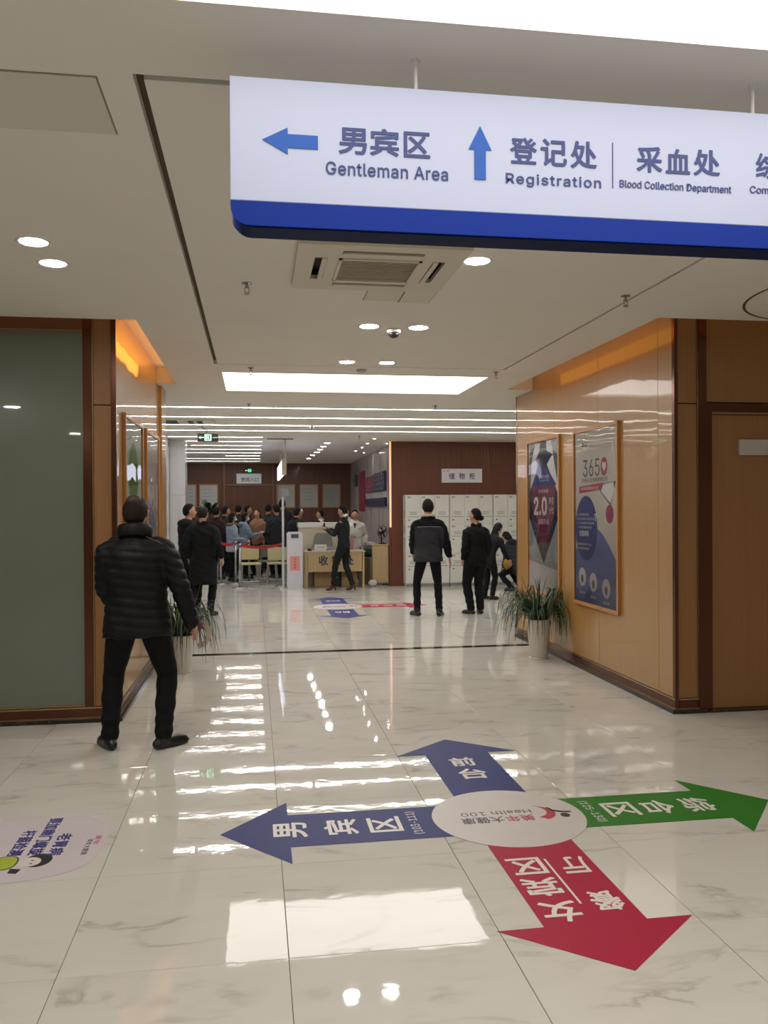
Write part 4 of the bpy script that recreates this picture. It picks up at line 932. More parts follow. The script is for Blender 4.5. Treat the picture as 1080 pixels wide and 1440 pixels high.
# --- the balding man in the black puffer jacket
def puffer_bits(t, T, Hd, S, wri, elb, sh):
    bm = bmesh.new(); n_ = 20
    ring = [T(.104 * math.sin(2 * math.pi * i / n_), -.012 - .092 * math.cos(2 * math.pi * i / n_), .568 + .020 * math.cos(2 * math.pi * i / n_)) for i in range(-7, 8)]
    tube(bm, ring, [(.022, .012)] + [(.044, .014)] * (len(ring) - 2) + [(.022, .012)], 10, up=(1, 0, 0)); obj('collar', bm, M_PUFF, t, True)
    bm = bmesh.new(); tube(bm, [T(.09, -.10, .535), T(.15, -.10, .505), T(.205, -.085, .475)], .004, 6); obj('shoulder_piping', bm, mat('piping_brown', '4a3a30', .5), t, True)
person('balding man in black quilted puffer jacket standing by the left wood wall, seen from behind', (-.79, 5.86, 0), -4, 1.715, foot_l=(-.19, .0, 35), foot_r=(.17, -.02, -48), wr_l=(-.17, .20, .0), wr_r=(.355, .02, -.045),
       jacket=M_PUFF, hair=M_HAIRB, bald=True, hem=.765, bulk=1.17, quilt=.010, voxel=.011, collar=False, shoulders=1.08, leg=1.08, hands=True, pole_l=(-.35, -1, 0), pole_r=(.3, -.9, 0), flare=1.08, extra=puffer_bits, jname='puffer_jacket', side_lean=-1, sleeve=1.26)
# --- man in the two-tone jacket
mJG = fabric('charcoal_jacket', '2e2e32', .8); mJB = fabric('black_fleece', '0f0f12', .95)
def yoke_bits(t, T, Hd, S, wri, elb, sh):
    bm = bmesh.new(); tube(bm, [T(-.175, -.10, .41), T(-.14, -.132, .412), T(-.07, -.150, .415), T(0, -.153, .416), T(.07, -.150, .415), T(.14, -.132, .412), T(.175, -.10, .41)], .004, 6); obj('yoke_piping', bm, mat('piping_grey', '77757a', .5), t, True)
    bm = bmesh.new(); tube(bm, [T(.095 * math.sin(a_), -.02 - .088 * math.cos(a_), .572 + .012 * math.cos(a_)) for a_ in [R(q) for q in range(-80, 81, 20)]], [(.018, .010)] * 9, 8, up=(1, 0, 0)); obj('collar_lining', bm, mat('collar_tan', 'b0a68c', .9), t, True)
person('young man in charcoal and black jacket standing before the white lockers', (at(602, 12.3), 12.3, 0), -3, 1.745, foot_l=(-.165, .02, 25), foot_r=(.155, -.03, -25), wr_l=(-.20, .20, .01), wr_r=(.315, -.01, -.055),
       jacket=mJG, cut=(lambda x, y, z: z > .41 or abs(x) > .215, mJB), hem=.80, bulk=1.12, voxel=.014, extra=yoke_bits, leg=.92, pole_l=(-.25, -1, 0), pole_r=(.2, -1, 0), flare=1.06, shoulders=1.02)
# --- woman with a bun
mSUIT = fabric('black_suit', '0c0c0f', .75)
def bun_bits(t, T, Hd, S, wri, elb, sh):
    obj('hair_tie', ball(bmesh.new(), Hd(.006, -.118, -.005), (.022, .010, .012), 10, 6), mat('hair_tie_grey', '6a6668', .4), t, True)
person('woman in black suit with dark hair in a bun standing at the lockers', (at(669, 12.35), 12.35, 0), 6, 1.60, foot_l=(-.085, .0, 30), foot_r=(.075, .0, -4), wr_l=(-.215, .03, -.02), wr_r=(.20, .10, -.01), jacket=mSUIT, trouser=fabric('suit_trouser', '0d0d10', .8), hair=M_HAIR, hair_style='bun',
       head_yaw=38, hem=.80, bulk=.98, voxel=.014, male=False, leg=1.15, extra=bun_bits, flare=1.05, shoulders=1.05)
person('person in black partly hidden behind the bun-haired woman, arm reaching to a locker', (at(686, 14.2), 14.2, 0), -55, 1.42, wr_r=(.30, .32, .10), wr_l=(-.2, .2, .1), lean=28, jacket=mSUIT, hem=.70, voxel=.02, hair_style='long', male=False, head_pitch=-30)
def bag_bits(t, T, Hd, S, wri, elb, sh):
    o = solid('shoulder_bag', tube(bmesh.new(), [T(-.26, .02, -.04), T(-.28, .02, .06), T(-.26, .02, .16)], [(.05, .09), (.065, .11), (.04, .08)], 12), mat('mustard_fabric', '8a6a22', .8), t, .014)
person('crouching person in dark hooded coat with mustard bag, cut off by the right wall', (at(733, 15.4), 15.6, 0), 25, 1.55, hip=.50, lean=30, foot_l=(-.16, .02, 15), foot_r=(.14, .08, -10), wr_l=(-.12, .34, .12), wr_r=(.12, .36, .12), jacket=fabric('dark_grey_coat', '26272b', .85), hem=.36, hood=True, voxel=.02, hair_style='long', head_pitch=-35, extra=bag_bits, bulk=1.1, male=False)
# --- uniformed woman at the cashier desk
def phone_bits(t, T, Hd, S, wri, elb, sh):
    w_ = wri[-1] * .5 + wri[1] * .5
    obj('phone', box(bmesh.new(), w_.x - .035, w_.x + .035, w_.y + .06, w_.y + .072, w_.z - .02, w_.z + .12, .004), M_BLACK, t)
    tube_ = tube(bmesh.new(), [Hd(0, -.03, -.08), Hd(0, -.05, -.12)], [.05, .055], 10); obj('collar_trim', tube_, M_WHITE, t, True)
person('woman in dark uniform and brown ankle boots holding a phone at the cashier desk', (at(483, 16.4), 16.4, 0), 62, 1.64, foot_l=(-.08, .20, 10), foot_r=(.08, -.17, 0), wr_l=(-.08, .36, .33), wr_r=(.07, .36, .33), jacket=fabric('dark_green_uniform', '161d1d', .7), trouser=fabric('uniform_trouser', '14191a', .8), shoe=mat('brown_leather', '4a2a1e', .35),
       heel=True, head_pitch=-12, hem=.84, voxel=.016, male=False, extra=phone_bits, collar=True, shoulders=1.05, leg=.98, palm_l=(0, .3, 1), palm_r=(0, .3, 1))
# --- long-coated man and his hooded neighbour
mCOAT = fabric('long_black_coat', '0f1012', .85)
person('balding man in long black overcoat standing behind the left potted plant', (at(285, 12.9), 12.9, 0), -14, 1.665, foot_l=(-.11, .02, 12), foot_r=(.11, .0, -20), wr_l=(-.25, .03, .0), wr_r=(.29, .03, .0), jacket=mCOAT, hem=.50, bulk=1.10, bald=True, hair=M_HAIRB, voxel=.015, flare=1.12, jname='overcoat', head_yaw=-8, shoulders=1.02)
person('young man in black hooded jacket looking right beside the marble column', (at(265, 13.5), 13.5, 0), -50, 1.70, wr_l=(-.2, .22, -.02), wr_r=(.22, .16, -.02), jacket=fabric('hooded_black', '0f1013', .8), hood=True, hem=.70, bulk=1.12, voxel=.016, head_yaw=-28)
# --- the queue
mBL1 = fabric('powder_blue_padded', '7f8fa0', .6, .12, 14, .25); mBL2 = fabric('dusty_blue_padded', '6f8090', .6, .12, 14, .25)
def scarf_bits(t, T, Hd, S, wri, elb, sh):
    tube_ = tube(bmesh.new(), [T(.10 * math.sin(a_), .0 - .10 * math.cos(a_), .53) for a_ in [R(q) for q in range(0, 361, 30)]], .035, 8); obj('fur_collar', tube_, mat('brown_fur', '6a5240', .95, noise=.3, nscale=80, bump=.6), t, True)
    o = solid('checked_shirt_hem', tube(bmesh.new(), [T(0, 0, -.16), T(0, 0, -.05), T(0, 0, .04)], [(.17, .13), (.175, .13), (.16, .12)], 18), mat('checked_grey', 'a3a3a0', .8, noise=.3, nscale=45), t, .02)
person('woman in powder-blue padded jacket with brown fur collar and checked shirt hem, in the queue', (at(326, 19.0), 18.98, 0), -62, 1.53, wr_l=(-.12, .25, .12), wr_r=(.12, .25, .14), jacket=mBL1, hem=.86, bulk=1.12, voxel=.018, male=False, hair_style='long', mask=True, extra=scarf_bits, collar=False)
def wphone(t, T, Hd, S, wri, elb, sh):
    w_ = wri[1]; obj('phone', box(bmesh.new(), w_.x - .05, w_.x - .035, w_.y + .02, w_.y + .14, w_.z - .02, w_.z + .06, .004), M_WHITE, t)
person('woman in dusty-blue padded jacket holding up a white phone in the queue', (at(344, 19.7), 19.7, 0), -75, 1.53, wr_l=(-.12, .30, .22), wr_r=(.10, .36, .26), jacket=mBL2, hem=.78, bulk=1.12, voxel=.018, male=False, hair_style='long', mask=True, extra=wphone, hood=True)
def tanbag(t, T, Hd, S, wri, elb, sh):
    o = solid('handbag', tube(bmesh.new(), [T(.25, .12, -.12), T(.25, .12, .0), T(.25, .12, .08)], [(.10, .07), (.11, .075), (.06, .05)], 12), mat('taupe_bag', '8d7d6c', .7), t, .016)
person('woman in camel-brown hooded coat facing the camera in the queue', (at(362, 20.4), 20.4, 0), 152, 1.62, wr_l=(-.16, .2, .12), wr_r=(.14, .24, .10), jacket=fabric('camel_coat', '86644c', .85, .1, 20), hem=.80, bulk=1.12, voxel=.018, male=False, hair=M_HAIRB, hair_style='long', hood=True, extra=tanbag)
person('man in dark maroon coat with black bag, left end of the queue', (at(304, 19.6), 19.6, 0), -30, 1.66, wr_l=(-.25, .05, .0), wr_r=(.25, .12, .0), jacket=fabric('maroon_coat', '2c1a1e', .8), hem=.66, bulk=1.15, voxel=.02)
Q = [('dark-haired man in black jacket looking right, behind the maroon coat', 317, 20.6, -70, 1.68, '1d1e22', 'short'),
     ('person in dark slate jacket deep in the queue, head just above the others', 335, 21.6, -20, 1.72, '25272b', 'short'),
     ('man in black coat with face turned right, deep in the queue before the doorway', 348, 22.6, -95, 1.70, '1c1c20', 'short'),
     ('person in dark olive jacket with hair in shadow, behind the camel coat', 377, 21.4, -15, 1.73, '2a2c28', 'short'),
     ('big man in navy-grey jacket standing by the white pole', 389, 19.5, 30, 1.72, '23262e', 'short'),
     ('man seen from behind between navy jacket and white pole, head raised', 397, 22.2, 8, 1.86, '1d1f26', 'short'),
     ('person in black leaning over the counter behind the kiosk', 409, 18.6, -60, 1.66, '141416', 'short'),
     ('person with whitish cap and black coat at the counter behind the kiosk', 421, 19.6, 160, 1.60, '1a1a1d', 'cap')]
for lb, px, Y, rz, ht, col, hs in Q:
    person(lb, (at(px, Y), Y, 0), rz, ht, wr_l=(-.2, .24, .1), wr_r=(.2, .22, .08), jacket=fabric('queue_' + col, col, .8), hem=.74, bulk=1.12, voxel=.022, hair_style=hs, male=True, lean=14 if 'leaning' in lb else 0)
# --- staff behind the desk
mWC = fabric('white_coat', 'cfcac2', .8, .04); mWCT = fabric('grey_trouser', '5a5858', .8)
def vneck(t, T, Hd, S, wri, elb, sh):
    obj('dark_neckline', prism(bmesh.new(), [(-.035, .0), (.035, 0), (0, -.13)], 0, .006, 'xz'), mat('neck_dark', '2c2024', .8), t, loc=tuple(T(0, .125, .50)))
    w_ = wri[1]; obj('clipboard', box(bmesh.new(), w_.x - .12, w_.x + .10, w_.y + .02, w_.y + .16, w_.z - .015, w_.z, .004), M_BLACK, t)
person('doctor in white coat standing behind the cashier desk facing the camera', (at(499, 18.5), 18.5, 0), 172, 1.58, wr_l=(-.26, .05, .0), wr_r=(.10, .30, .18), jacket=mWC, trouser=mWCT, hem=.55, bulk=1.06, voxel=.018, extra=vneck, flare=1.08, jname='white_coat')
person('second white-coated person with brown hair, half hidden behind the uniformed woman', (at(488, 20.0), 20.0, 0), 150, 1.64, jacket=mWC, trouser=mWCT, hem=.6, voxel=.022, hair=mat('red_brown_hair', '3c2420', .5), male=False, hair_style='long', jname='white_coat')
person('clerk in white shirt and black vest facing left at the rear counter', (at(451, 21.0), 21.0, 0), 85, 1.58, jacket=fabric('black_vest', '18181b', .7), cut=(lambda x, y, z: abs(x) > .17 or z > .50, mWC), hem=.85, voxel=.02)
person('seated clerk in red-collared dark top, low behind the reception counter', (at(440, 19.1), 19.1, 0), 175, 1.52, hip=.63, foot_l=(-.1, .35, 0), foot_r=(.1, .35, 0), jacket=fabric('dark_plum', '2a1d22', .8), cut=(lambda x, y, z: z > .47, fabric('red_scarf', '7c3038', .8)), hem=.6, voxel=.02, male=False, hair_style='long', wr_l=(-.12, .32, .15), wr_r=(.12, .32, .15), head_pitch=-20)
person('seated clerk with long dark hair leaning forward beside the red-collared clerk', (at(458, 19.6), 19.6, 0), 110, 1.52, hip=.66, lean=18, foot_l=(-.1, .35, 0), foot_r=(.1, .35, 0), jacket=fabric('dark_plum2', '1f1a1d', .8), hem=.62, voxel=.02, male=False, hair_style='long', wr_l=(-.10, .34, .2), wr_r=(.10, .34, .2), head_pitch=-25)

# ================================================================== LOCKERS
M_LOCK = mat('locker_paint', 'd2d1c9', .35, coat=.3, noise=.02, nscale=4); M_LOCKG = mat('locker_gap', '6d6c66', .7); M_LABEL = mat('locker_label', '9a9a94', .5)
for bi, (x0, x1) in enumerate(((3.04, 3.955), (3.965, 4.88), (4.89, 5.805))):
    t = thing('locker_bank', ['left bank of white lockers, behind the man in the charcoal jacket', 'middle bank of white lockers, behind the woman with the bun', 'right bank of white lockers, running behind the right wall'][bi], 'locker', ((x0 + x1) / 2, 16.98, 0), group='white lockers against the brown wall')
    a = (x1 - x0) / 2
    obj('body', box(B(-a, a, -.13, .16, .06, 1.885, bev=.003), -a + .02, a - .02, -.10, .16, 0, .06), M_LOCK, t)
    obj('plinth', B(-a + .01, a - .01, -.12, -.10, 0, .055), mat('locker_plinth', '8a8984', .6), t)
    cw = (2 * a - .012) / 3
    for c in range(3):
        for r_ in range(3):
            dx0 = -a + .006 + cw * c + .004; dx1 = dx0 + cw - .008; dz0 = .075 + .603 * r_ + .004; dz1 = dz0 + .595
            d = obj('door', B(dx0, dx1, -.150, -.130, dz0, dz1, bev=.003), M_LOCK, t)
            bm = bmesh.new(); zt = dz1 - (.40 if r_ == 2 else .20)
            for k in range(3): box(bm, dx0 + .07, dx1 - .07, -.1515, -.15, zt + .025 * k, zt + .025 * k + .008)
            o = obj('vent', bm, M_LOCKG, d)
            obj('rail', B(dx0 + .03, dx1 - .01, -.153, -.15, zt - .05, zt - .04), M_LOCKG, d)
            obj('lock', lathe(bmesh.new(), [(.014, 0), (.014, .02)], 10), M_BLACK, d, loc=(dx0 + .06, -.150, zt - .11)).rotation_euler = (math.pi / 2, 0, 0)
            obj('number_plate', B(dx0 + .03, dx0 + .10, -.152, -.15, dz1 - .06, dz1 - .025), M_LABEL, d)
    if bi == 0:
        for z in (1.5, 1.2, .95): obj('side_vent', B(-a - .003, -a, -.05, .0, z - .1, z + .06), M_LOCKG, t)

# ================================================================== CASHIER DESK AND COUNTER
M_OAK = wood('pale_oak', 'ad9268', 'bda47a', rough=.45, coat=.2, grain=(30, 30, 2)); M_CARD = mat('cardboard', '927650', .8)
t = thing('cashier_desk', 'pale oak cashier desk with dark blue characters on its front', 'desk', (1.61, 17.30, 0))
obj('desk_top', B(-.62, .62, -.31, .31, .725, .75, bev=.003), mat('desk_top_grey', 'b9b0a0', .35), t)
obj('front_panel', B(-.55, .55, -.29, -.272, .33, .724), M_OAK, t)
for x in (-.60, .56): obj('side_panel', B(x, x + .04, -.30, .29, 0, .724), M_OAK, t)
for ch, x in (('收', -.24), ('银', .02), ('处', .28)): text(t, ch, x, .56, .19, .20, mat('ink_blue', '23284a', .5), 'xz', -.291, bold=.025)
for x0, x1, lb in ((-.42, -.02, 'left wooden drawer box under the cashier desk'), (.14, .46, 'right wooden drawer box under the cashier desk')):
    q = thing('drawer_box', lb, 'drawers', (1.61 + (x0 + x1) / 2, 17.36, 0)); w2 = (x1 - x0) / 2
    obj('carcass', B(-w2, w2, -.2, .2, 0, .60), M_CARD, q)
    for k in range(3): f_ = obj('drawer', B(-w2 + .01, w2 - .01, -.215, -.201, .02 + .19 * k, .19 + .19 * k, bev=.002), M_CARD, q); obj('handle', B(-.04, .04, -.222, -.215, .11 + .19 * k, .12 + .19 * k), M_GREYM, f_)
t = thing('tower_computer', 'small black computer tower under the cashier desk between drawer boxes', 'computer', (1.67, 17.40, 0))
obj('case', B(-.06, .06, -.2, .2, 0, .42, bev=.004), M_BLACK, t); obj('disc_slot', B(-.045, .045, -.204, -.2, .30, .33), M_GREYM, t); obj('button', lathe(bmesh.new(), [(.012, 0), (.012, .004)], 10), M_WHITE, t, loc=(0, -.2, .2)).rotation_euler = (math.pi / 2, 0, 0)
t = thing('monitor', 'grey monitor back standing on the cashier desk', 'monitor', (1.38, 17.35, .75))
obj('screen_shell', prism(bmesh.new(), [(-.20, .08), (-.17, .30), (-.12, .36), (.12, .36), (.19, .30), (.22, .08)], -.02, .03, 'xz'), mat('monitor_grey', '777770', .5), t); obj('stand', box(B(-.03, .03, -.0, .03, 0, .1), -.1, .1, -.06, .08, 0, .012), M_BLACK, t)
t = thing('tissue_box', 'white paper-covered box on the cashier desk before the monitor', 'box', (1.32, 17.12, .75))
obj('carton', B(-.12, .12, -.05, .05, 0, .13, bev=.004), mat('paper_offwhite', 'cfcdc4', .6), t); obj('printed_line', B(-.08, .08, -.0515, -.05, .07, .085), M_LABEL, t)
t = thing('card_reader', 'small black card reader at the left end of the cashier desk', 'card reader', (1.10, 17.2, .75))
obj('case', B(-.04, .04, -.05, .06, 0, .045, bev=.004), M_BLACK, t); obj('keypad', B(-.03, .03, -.04, .01, .045, .05), M_GREYM, t)
t = thing('reception_counter', 'tall beige reception counter with rounded white top behind the kiosk', 'counter', (1.32, 17.95, 0))
obj('front', B(-.40, .48, -.26, .26, 0, 1.22, bev=.006), mat('counter_beige', 'b8b09c', .5), t)
obj('counter_top', prism(bmesh.new(), [(-.42, -.28)] + [(.44 + .10 * math.sin(R(k * 10)), -.18 - .10 * math.cos(R(k * 10))) for k in range(10)] + [(.54, .28), (-.42, .28)], 1.22, 1.32), mat('counter_white', 'd5d3cc', .3, coat=.3), t)
t = thing('pink_banner', 'narrow pink rollup strip standing behind the uniformed woman at the desk', 'banner', (2.02, 17.72, 0))
obj('sheet', B(-.05, .05, -.004, .004, .04, 1.02), mat('banner_pink', 'b07880', .6), t); obj('foot', B(-.09, .09, -.08, .08, 0, .04, bev=.004), M_GREYM, t)
# kiosk and pole
t = thing('kiosk', 'narrow white standing kiosk with a pink notice on its front', 'kiosk', (.785, 16.95, 0))
obj('cabinet', B(-.155, .155, -.15, .15, .01, 1.0, bev=.006), mat('kiosk_white', 'c6c4cc', .4, coat=.2), t)
obj('head', prism(bmesh.new(), [(-.155, 1.004), (.155, 1.004), (.155, 1.12), (.12, 1.15), (-.12, 1.15), (-.155, 1.12)], -.15, .12, 'xz'), mat('kiosk_white', ''), t)
obj('screen', B(-.075, .075, -.155, -.15, 1.03, 1.11), mat('screen_dark', '4c5054', .2), t)
nt_ = obj('notice', B(-.10, .10, -.153, -.15, .38, .67), mat('notice_pink', 'd08c84', .6), t)
text(t, '叫', 0, .615, .05, .05, M_DRED, 'xz', -.153); text(t, '号', 0, .555, .05, .05, M_DRED, 'xz', -.153); text(t, '缴', 0, .495, .05, .05, M_DRED, 'xz', -.153); text(t, '费', 0, .435, .05, .05, M_DRED, 'xz', -.153)
obj('base_plate', B(-.157, .18, -.19, .18, 0, .012), M_WHITEM, t)
t = thing('white_pole', 'tall thin white pole with clear sign holder left of the kiosk', 'pole', (.555, 16.9, 0))
obj('pole', B(-.022, .022, -.02, .02, .02, 1.85, bev=.003), mat('pole_white', 'b9b8b8', .35), t); obj('foot', B(-.07, .065, -.10, .10, 0, .02, bev=.003), M_WHITEM, t)
obj('sign_holder', prism(bmesh.new(), [(-.02, 1.852), (.10, 1.852), (.13, 2.02), (-.05, 2.02)], -.006, .006, 'xz'), mat('clear_plastic', 'a9acae', .2, trans=.5), t)

# ================================================================== QUEUE BARRIER
M_BELT = mat('belt_red', 'a01f24', .7)
posts = [(at(310, 18.4), 18.4), (at(331, 18.55), 18.55), (at(337, 17.3), 17.3), (at(350, 18.78), 18.78), (at(397, 17.55), 17.55)]
nm = ['leftmost steel stanchion of the red queue barrier', 'second steel stanchion of the barrier, before the powder-blue jacket', 'nearest steel stanchion with wide round foot', 'steel stanchion right of the nearest one, set further back', 'rightmost steel stanchion, beside the white pole']
for (x, y), lb in zip(posts, nm):
    t = thing('stanchion', lb, 'stanchion', (x, y, 0), group='steel stanchions of the queue barrier')
    obj('pole', lathe(bmesh.new(), [(.024, .02), (.024, .86)], 14), M_GREYM, t, True)
    obj('foot', lathe(bmesh.new(), [(.165, 0), (.165, .012), (.14, .024), (.03, .035)], 28), M_GREYM, t, True)
    obj('cap', lathe(bmesh.new(), [(.03, .86), (.032, .90), (.026, .915), (.0, .918)], 14, cap=False), M_GREYM, t, True)
def belt(a, b, lb, sag=.03):
    (x0, y0), (x1, y1) = posts[a], posts[b]; bm = bmesh.new(); n_ = 10; vs_ = []
    d = Vector((x1 - x0, y1 - y0, 0)); L_ = d.length; d.normalize(); nrm = Vector((-d.y, d.x, 0)) * .0015
    for i in range(n_ + 1):
        u = i / n_; p = Vector((x0, y0, 0)) + d * (.034 + (L_ - .068) * u); z = .875 - sag * 4 * u * (1 - u)
        vs_.append([bm.verts.new(p + s_ * nrm + Vector((0, 0, z + q))) for s_, q in ((-1, -.03), (1, -.03), (1, .03), (-1, .03))])
    for A, Bq in zip(vs_, vs_[1:]):
        for j in range(4): bm.faces.new((A[j], A[(j + 1) % 4], Bq[(j + 1) % 4], Bq[j]))
    bm.faces.new(vs_[0]); bm.faces.new(list(reversed(vs_[-1])))
    tag(obj('barrier_belt', bm, M_BELT), lb, 'belt', 'red belts of the queue barrier')
belt(0, 1, 'short red belt between the two leftmost stanchions'); belt(2, 3, 'short red belt from the nearest stanchion to the one behind'); belt(2, 4, 'long sagging red belt running to the white pole', .05)

# ================================================================== CHAIRS
M_CREAM = mat('cream_plastic', 'b9b083', .5); M_CGREY = mat('grey_plastic', '5d6256', .6)
def chair(label, x, y, rz, m):
    t = thing('plastic_chair', label, 'chair', (x, y, 0), R(rz), 'plastic chairs in the queue area')
    obj('seat', B(-.21, .21, -.20, .20, .43, .465, bev=.012), m, t)
    o = obj('backrest', B(-.20, .20, .19, .22, .52, .80, bev=.012), m, t)
    for s in (-1, 1):
        obj('leg', tube(bmesh.new(), [(s * .18, -.17, .43), (s * .20, -.20, 0)], .011, 8), M_GREYM, t)
        obj('leg', tube(bmesh.new(), [(s * .19, .20, .56), (s * .18, .18, .43), (s * .20, .22, 0)], .011, 8), M_GREYM, t)
    obj('stretcher', tube(bmesh.new(), [(-.195, -.19, .08), (.195, -.19, .08)], .009, 8), M_GREYM, t)
chair('cream plastic chair with low seat right of the nearest stanchion', at(352, 18.15), 18.15, 5, M_CREAM)
chair('dull grey-green chair half hidden behind the cream one', at(377, 18.95), 18.93, -5, M_CGREY)
chair('cream plastic chair turned with its back to the camera, by the white pole', at(389, 18.2), 18.2, 180, M_CREAM)

# ================================================================== CABINET WITH FAN, BOXES
t = thing('side_cabinet', 'pale oak cabinet on castors against the corner of the locker wall', 'cabinet', (2.62, 17.55, 0), R(-8))
obj('carcass', B(-.17, .17, -.24, .24, .06, .84, bev=.004), M_OAK, t); obj('top', B(-.19, .19, -.26, .26, .84, .865, bev=.003), M_OAK, t)
obj('side_panel', B(-.178, -.17, -.23, .23, .07, .83), mat('walnut_side', '7c5f44', .5), t)
obj('door', B(-.15, .15, -.255, -.241, .08, .82, bev=.002), M_OAK, t)
for x in (-.13, .13):
    for y in (-.2, .2): obj('castor', tube(bmesh.new(), [(x - .012, y, .03), (x + .012, y, .03)], .03, 12), M_BLACK, t)
t = thing('desk_fan', 'black desk fan with a stubby base on the oak cabinet', 'fan', (2.66, 17.5, .865), R(35))
bm = bmesh.new()
for k in range(12):
    a_ = k * math.pi / 6; tube(bm, [(0, -.05, .25), (.08 * math.cos(a_), -.045, .25 + .08 * math.sin(a_)), (.14 * math.cos(a_), 0, .25 + .14 * math.sin(a_))], .0025, 5)
obj('guard', bm, M_BLACK, t)
rg = [(.14 * math.cos(R(q)), 0, .25 + .14 * math.sin(R(q))) for q in range(0, 361, 20)]; obj('guard_ring', tube(bmesh.new(), rg, .006, 6), M_BLACK, t)
for k in range(4):
    a_ = k * math.pi / 2 + .4; obj('blade', prism(bmesh.new(), [(.02 * math.cos(a_), .25 + .02 * math.sin(a_)), (.11 * math.cos(a_ - .3), .25 + .11 * math.sin(a_ - .3)), (.12 * math.cos(a_ + .3), .25 + .12 * math.sin(a_ + .3))], -.012, -.006, 'xz'), M_BLACK, t)
obj('motor', tube(bmesh.new(), [(0, -.02, .25), (0, .10, .25)], .04, 12), M_BLACK, t); obj('neck', tube(bmesh.new(), [(0, .03, .03), (0, .04, .24)], .015, 8), M_BLACK, t); obj('base', lathe(bmesh.new(), [(.09, 0), (.09, .012), (.03, .03)], 20), M_BLACK, t)
t = thing('cardboard_box', 'brown cardboard box standing left of the oak cabinet', 'box', (2.315, 17.82, 0)); obj('carton', B(-.09, .09, -.2, .2, 0, .55, bev=.003), mat('brown_card', '6f573f', .8), t); obj('flap', B(-.09, .09, -.2, -.1, .552, .56), mat('brown_card', ''), t)
o = obj('paper_bag', bmesh.new(), mat('bag_white', 'c9c2b8', .7)); 
bm = bmesh.new(); ball(bm, (0, 0, 0), (.09, .08, .07), 14, 9)
for v in bm.verts: v.co *= 1 + .08 * math.sin(v.co.x * 60 + v.co.z * 80)
bmesh.ops.translate(bm, verts=bm.verts, vec=(2.40, 17.17, .07)); bpy.data.objects.remove(o); tag(obj('plastic_bag', bm, mat('bag_white', ''), None, True), 'crumpled white plastic bag on the floor by the oak cabinet', 'bag')
t = thing('storage_bin', 'pale green storage bin right behind the cashier desk', 'bin', (2.58, 19.05, 0)); 
obj('bin', prism(bmesh.new(), [(-.18, 0), (.18, 0), (.2, .46), (-.2, .46)], -.2, .2, 'xz'), mat('pale_green_plastic', '8c9478', .5), t); obj('lid', B(-.21, .21, -.21, .21, .46, .50, bev=.006), mat('lid_green', '9aa386', .5), t)
bm = bmesh.new(); ball(bm, (0, 0, 0), (.19, .16, .10), 18, 10)
for v in bm.verts: v.co *= 1 + .10 * math.sin(v.co.x * 33 + v.co.y * 20) * math.cos(v.co.z * 50)
bmesh.ops.translate(bm, verts=bm.verts, vec=(2.56, 19.02, .60)); tag(obj('green_bag', bm, mat('dark_green_cloth', '18382f', .8), None, True), 'dark green cloth bundle lying on the storage bin', 'bag')
bm = bmesh.new(); ball(bm, (0, 0, 0), (.20, .12, .07), 18, 10)
for v in bm.verts: v.co *= 1 + .12 * math.sin(v.co.x * 40 + v.co.y * 27) * math.cos(v.co.z * 60)
bmesh.ops.translate(bm, verts=bm.verts, vec=(2.55, 19.04, .785)); tag(obj('white_wrapping', bm, mat('wrap_white', 'b7c0c6', .5), None, True), 'loose white plastic wrapping on top of the green bundle', 'wrapping')

# wall boards on the streaked marble (facing -x)
def wboard(label, y0, y1, z0, z1, m, rows_=0):
    t = thing('wall_board', label, 'board', (2.92, (y0 + y1) / 2, (z0 + z1) / 2), -math.pi / 2)
    a, b = (y1 - y0) / 2, (z1 - z0) / 2
    obj('plate', B(-a, a, -.05, -.004, -b, b, bev=.004), m, t)
    for r_ in range(rows_):
        for c in range(4): obj('raised_tab', B(-a + .1 + c * (2 * a - .2) / 4, -a + .1 + (c + .6) * (2 * a - .2) / 4, -.06, -.05, -b + (r_ + .25) * 2 * b / rows_, -b + (r_ + .75) * 2 * b / rows_), mat('tab_grey', '5a5870', .5), t)
wboard('dark navy board, upper right on the streaked marble wall', 18.55, 20.35, 2.02, 2.46, mat('board_navy', '1c1f3c', .4), 4)
wboard('crimson board beside the navy board on the streaked marble wall', 20.4, 21.9, 2.02, 2.44, mat('board_crimson', '7c1830', .4), 4)
wboard('wide navy board below the crimson and navy boards', 18.5, 21.9, 1.66, 1.86, mat('board_navy', '', .4), 0)
wboard('tall narrow crimson banner strip on the streaked marble wall', 22.2, 23.2, 1.55, 2.62, mat('board_crimson', '', .4), 0)
wboard('small dark green panel at the far end of the streaked marble wall', 23.8, 24.4, 2.25, 2.60, mat('board_green', '2a3a34', .4), 0)
t = thing('wall_panel_box', 'beige control panel with two boxes on the left marble wall', 'control panel', (-1.66, 14.7, 1.3), math.pi / 2)
obj('upper_box', B(-.20, .20, -.05, -.004, -.02, .22, bev=.004), mat('panel_beige', 'a9a48c', .5), t); obj('lower_box', B(-.24, .24, -.05, -.004, -.36, -.04, bev=.004), mat('panel_beige', ''), t)
obj('dial', B(-.05, .05, -.056, -.05, .06, .12), M_LABEL, t); obj('dial', B(-.05, .05, -.056, -.05, -.22, -.14), M_LABEL, t)

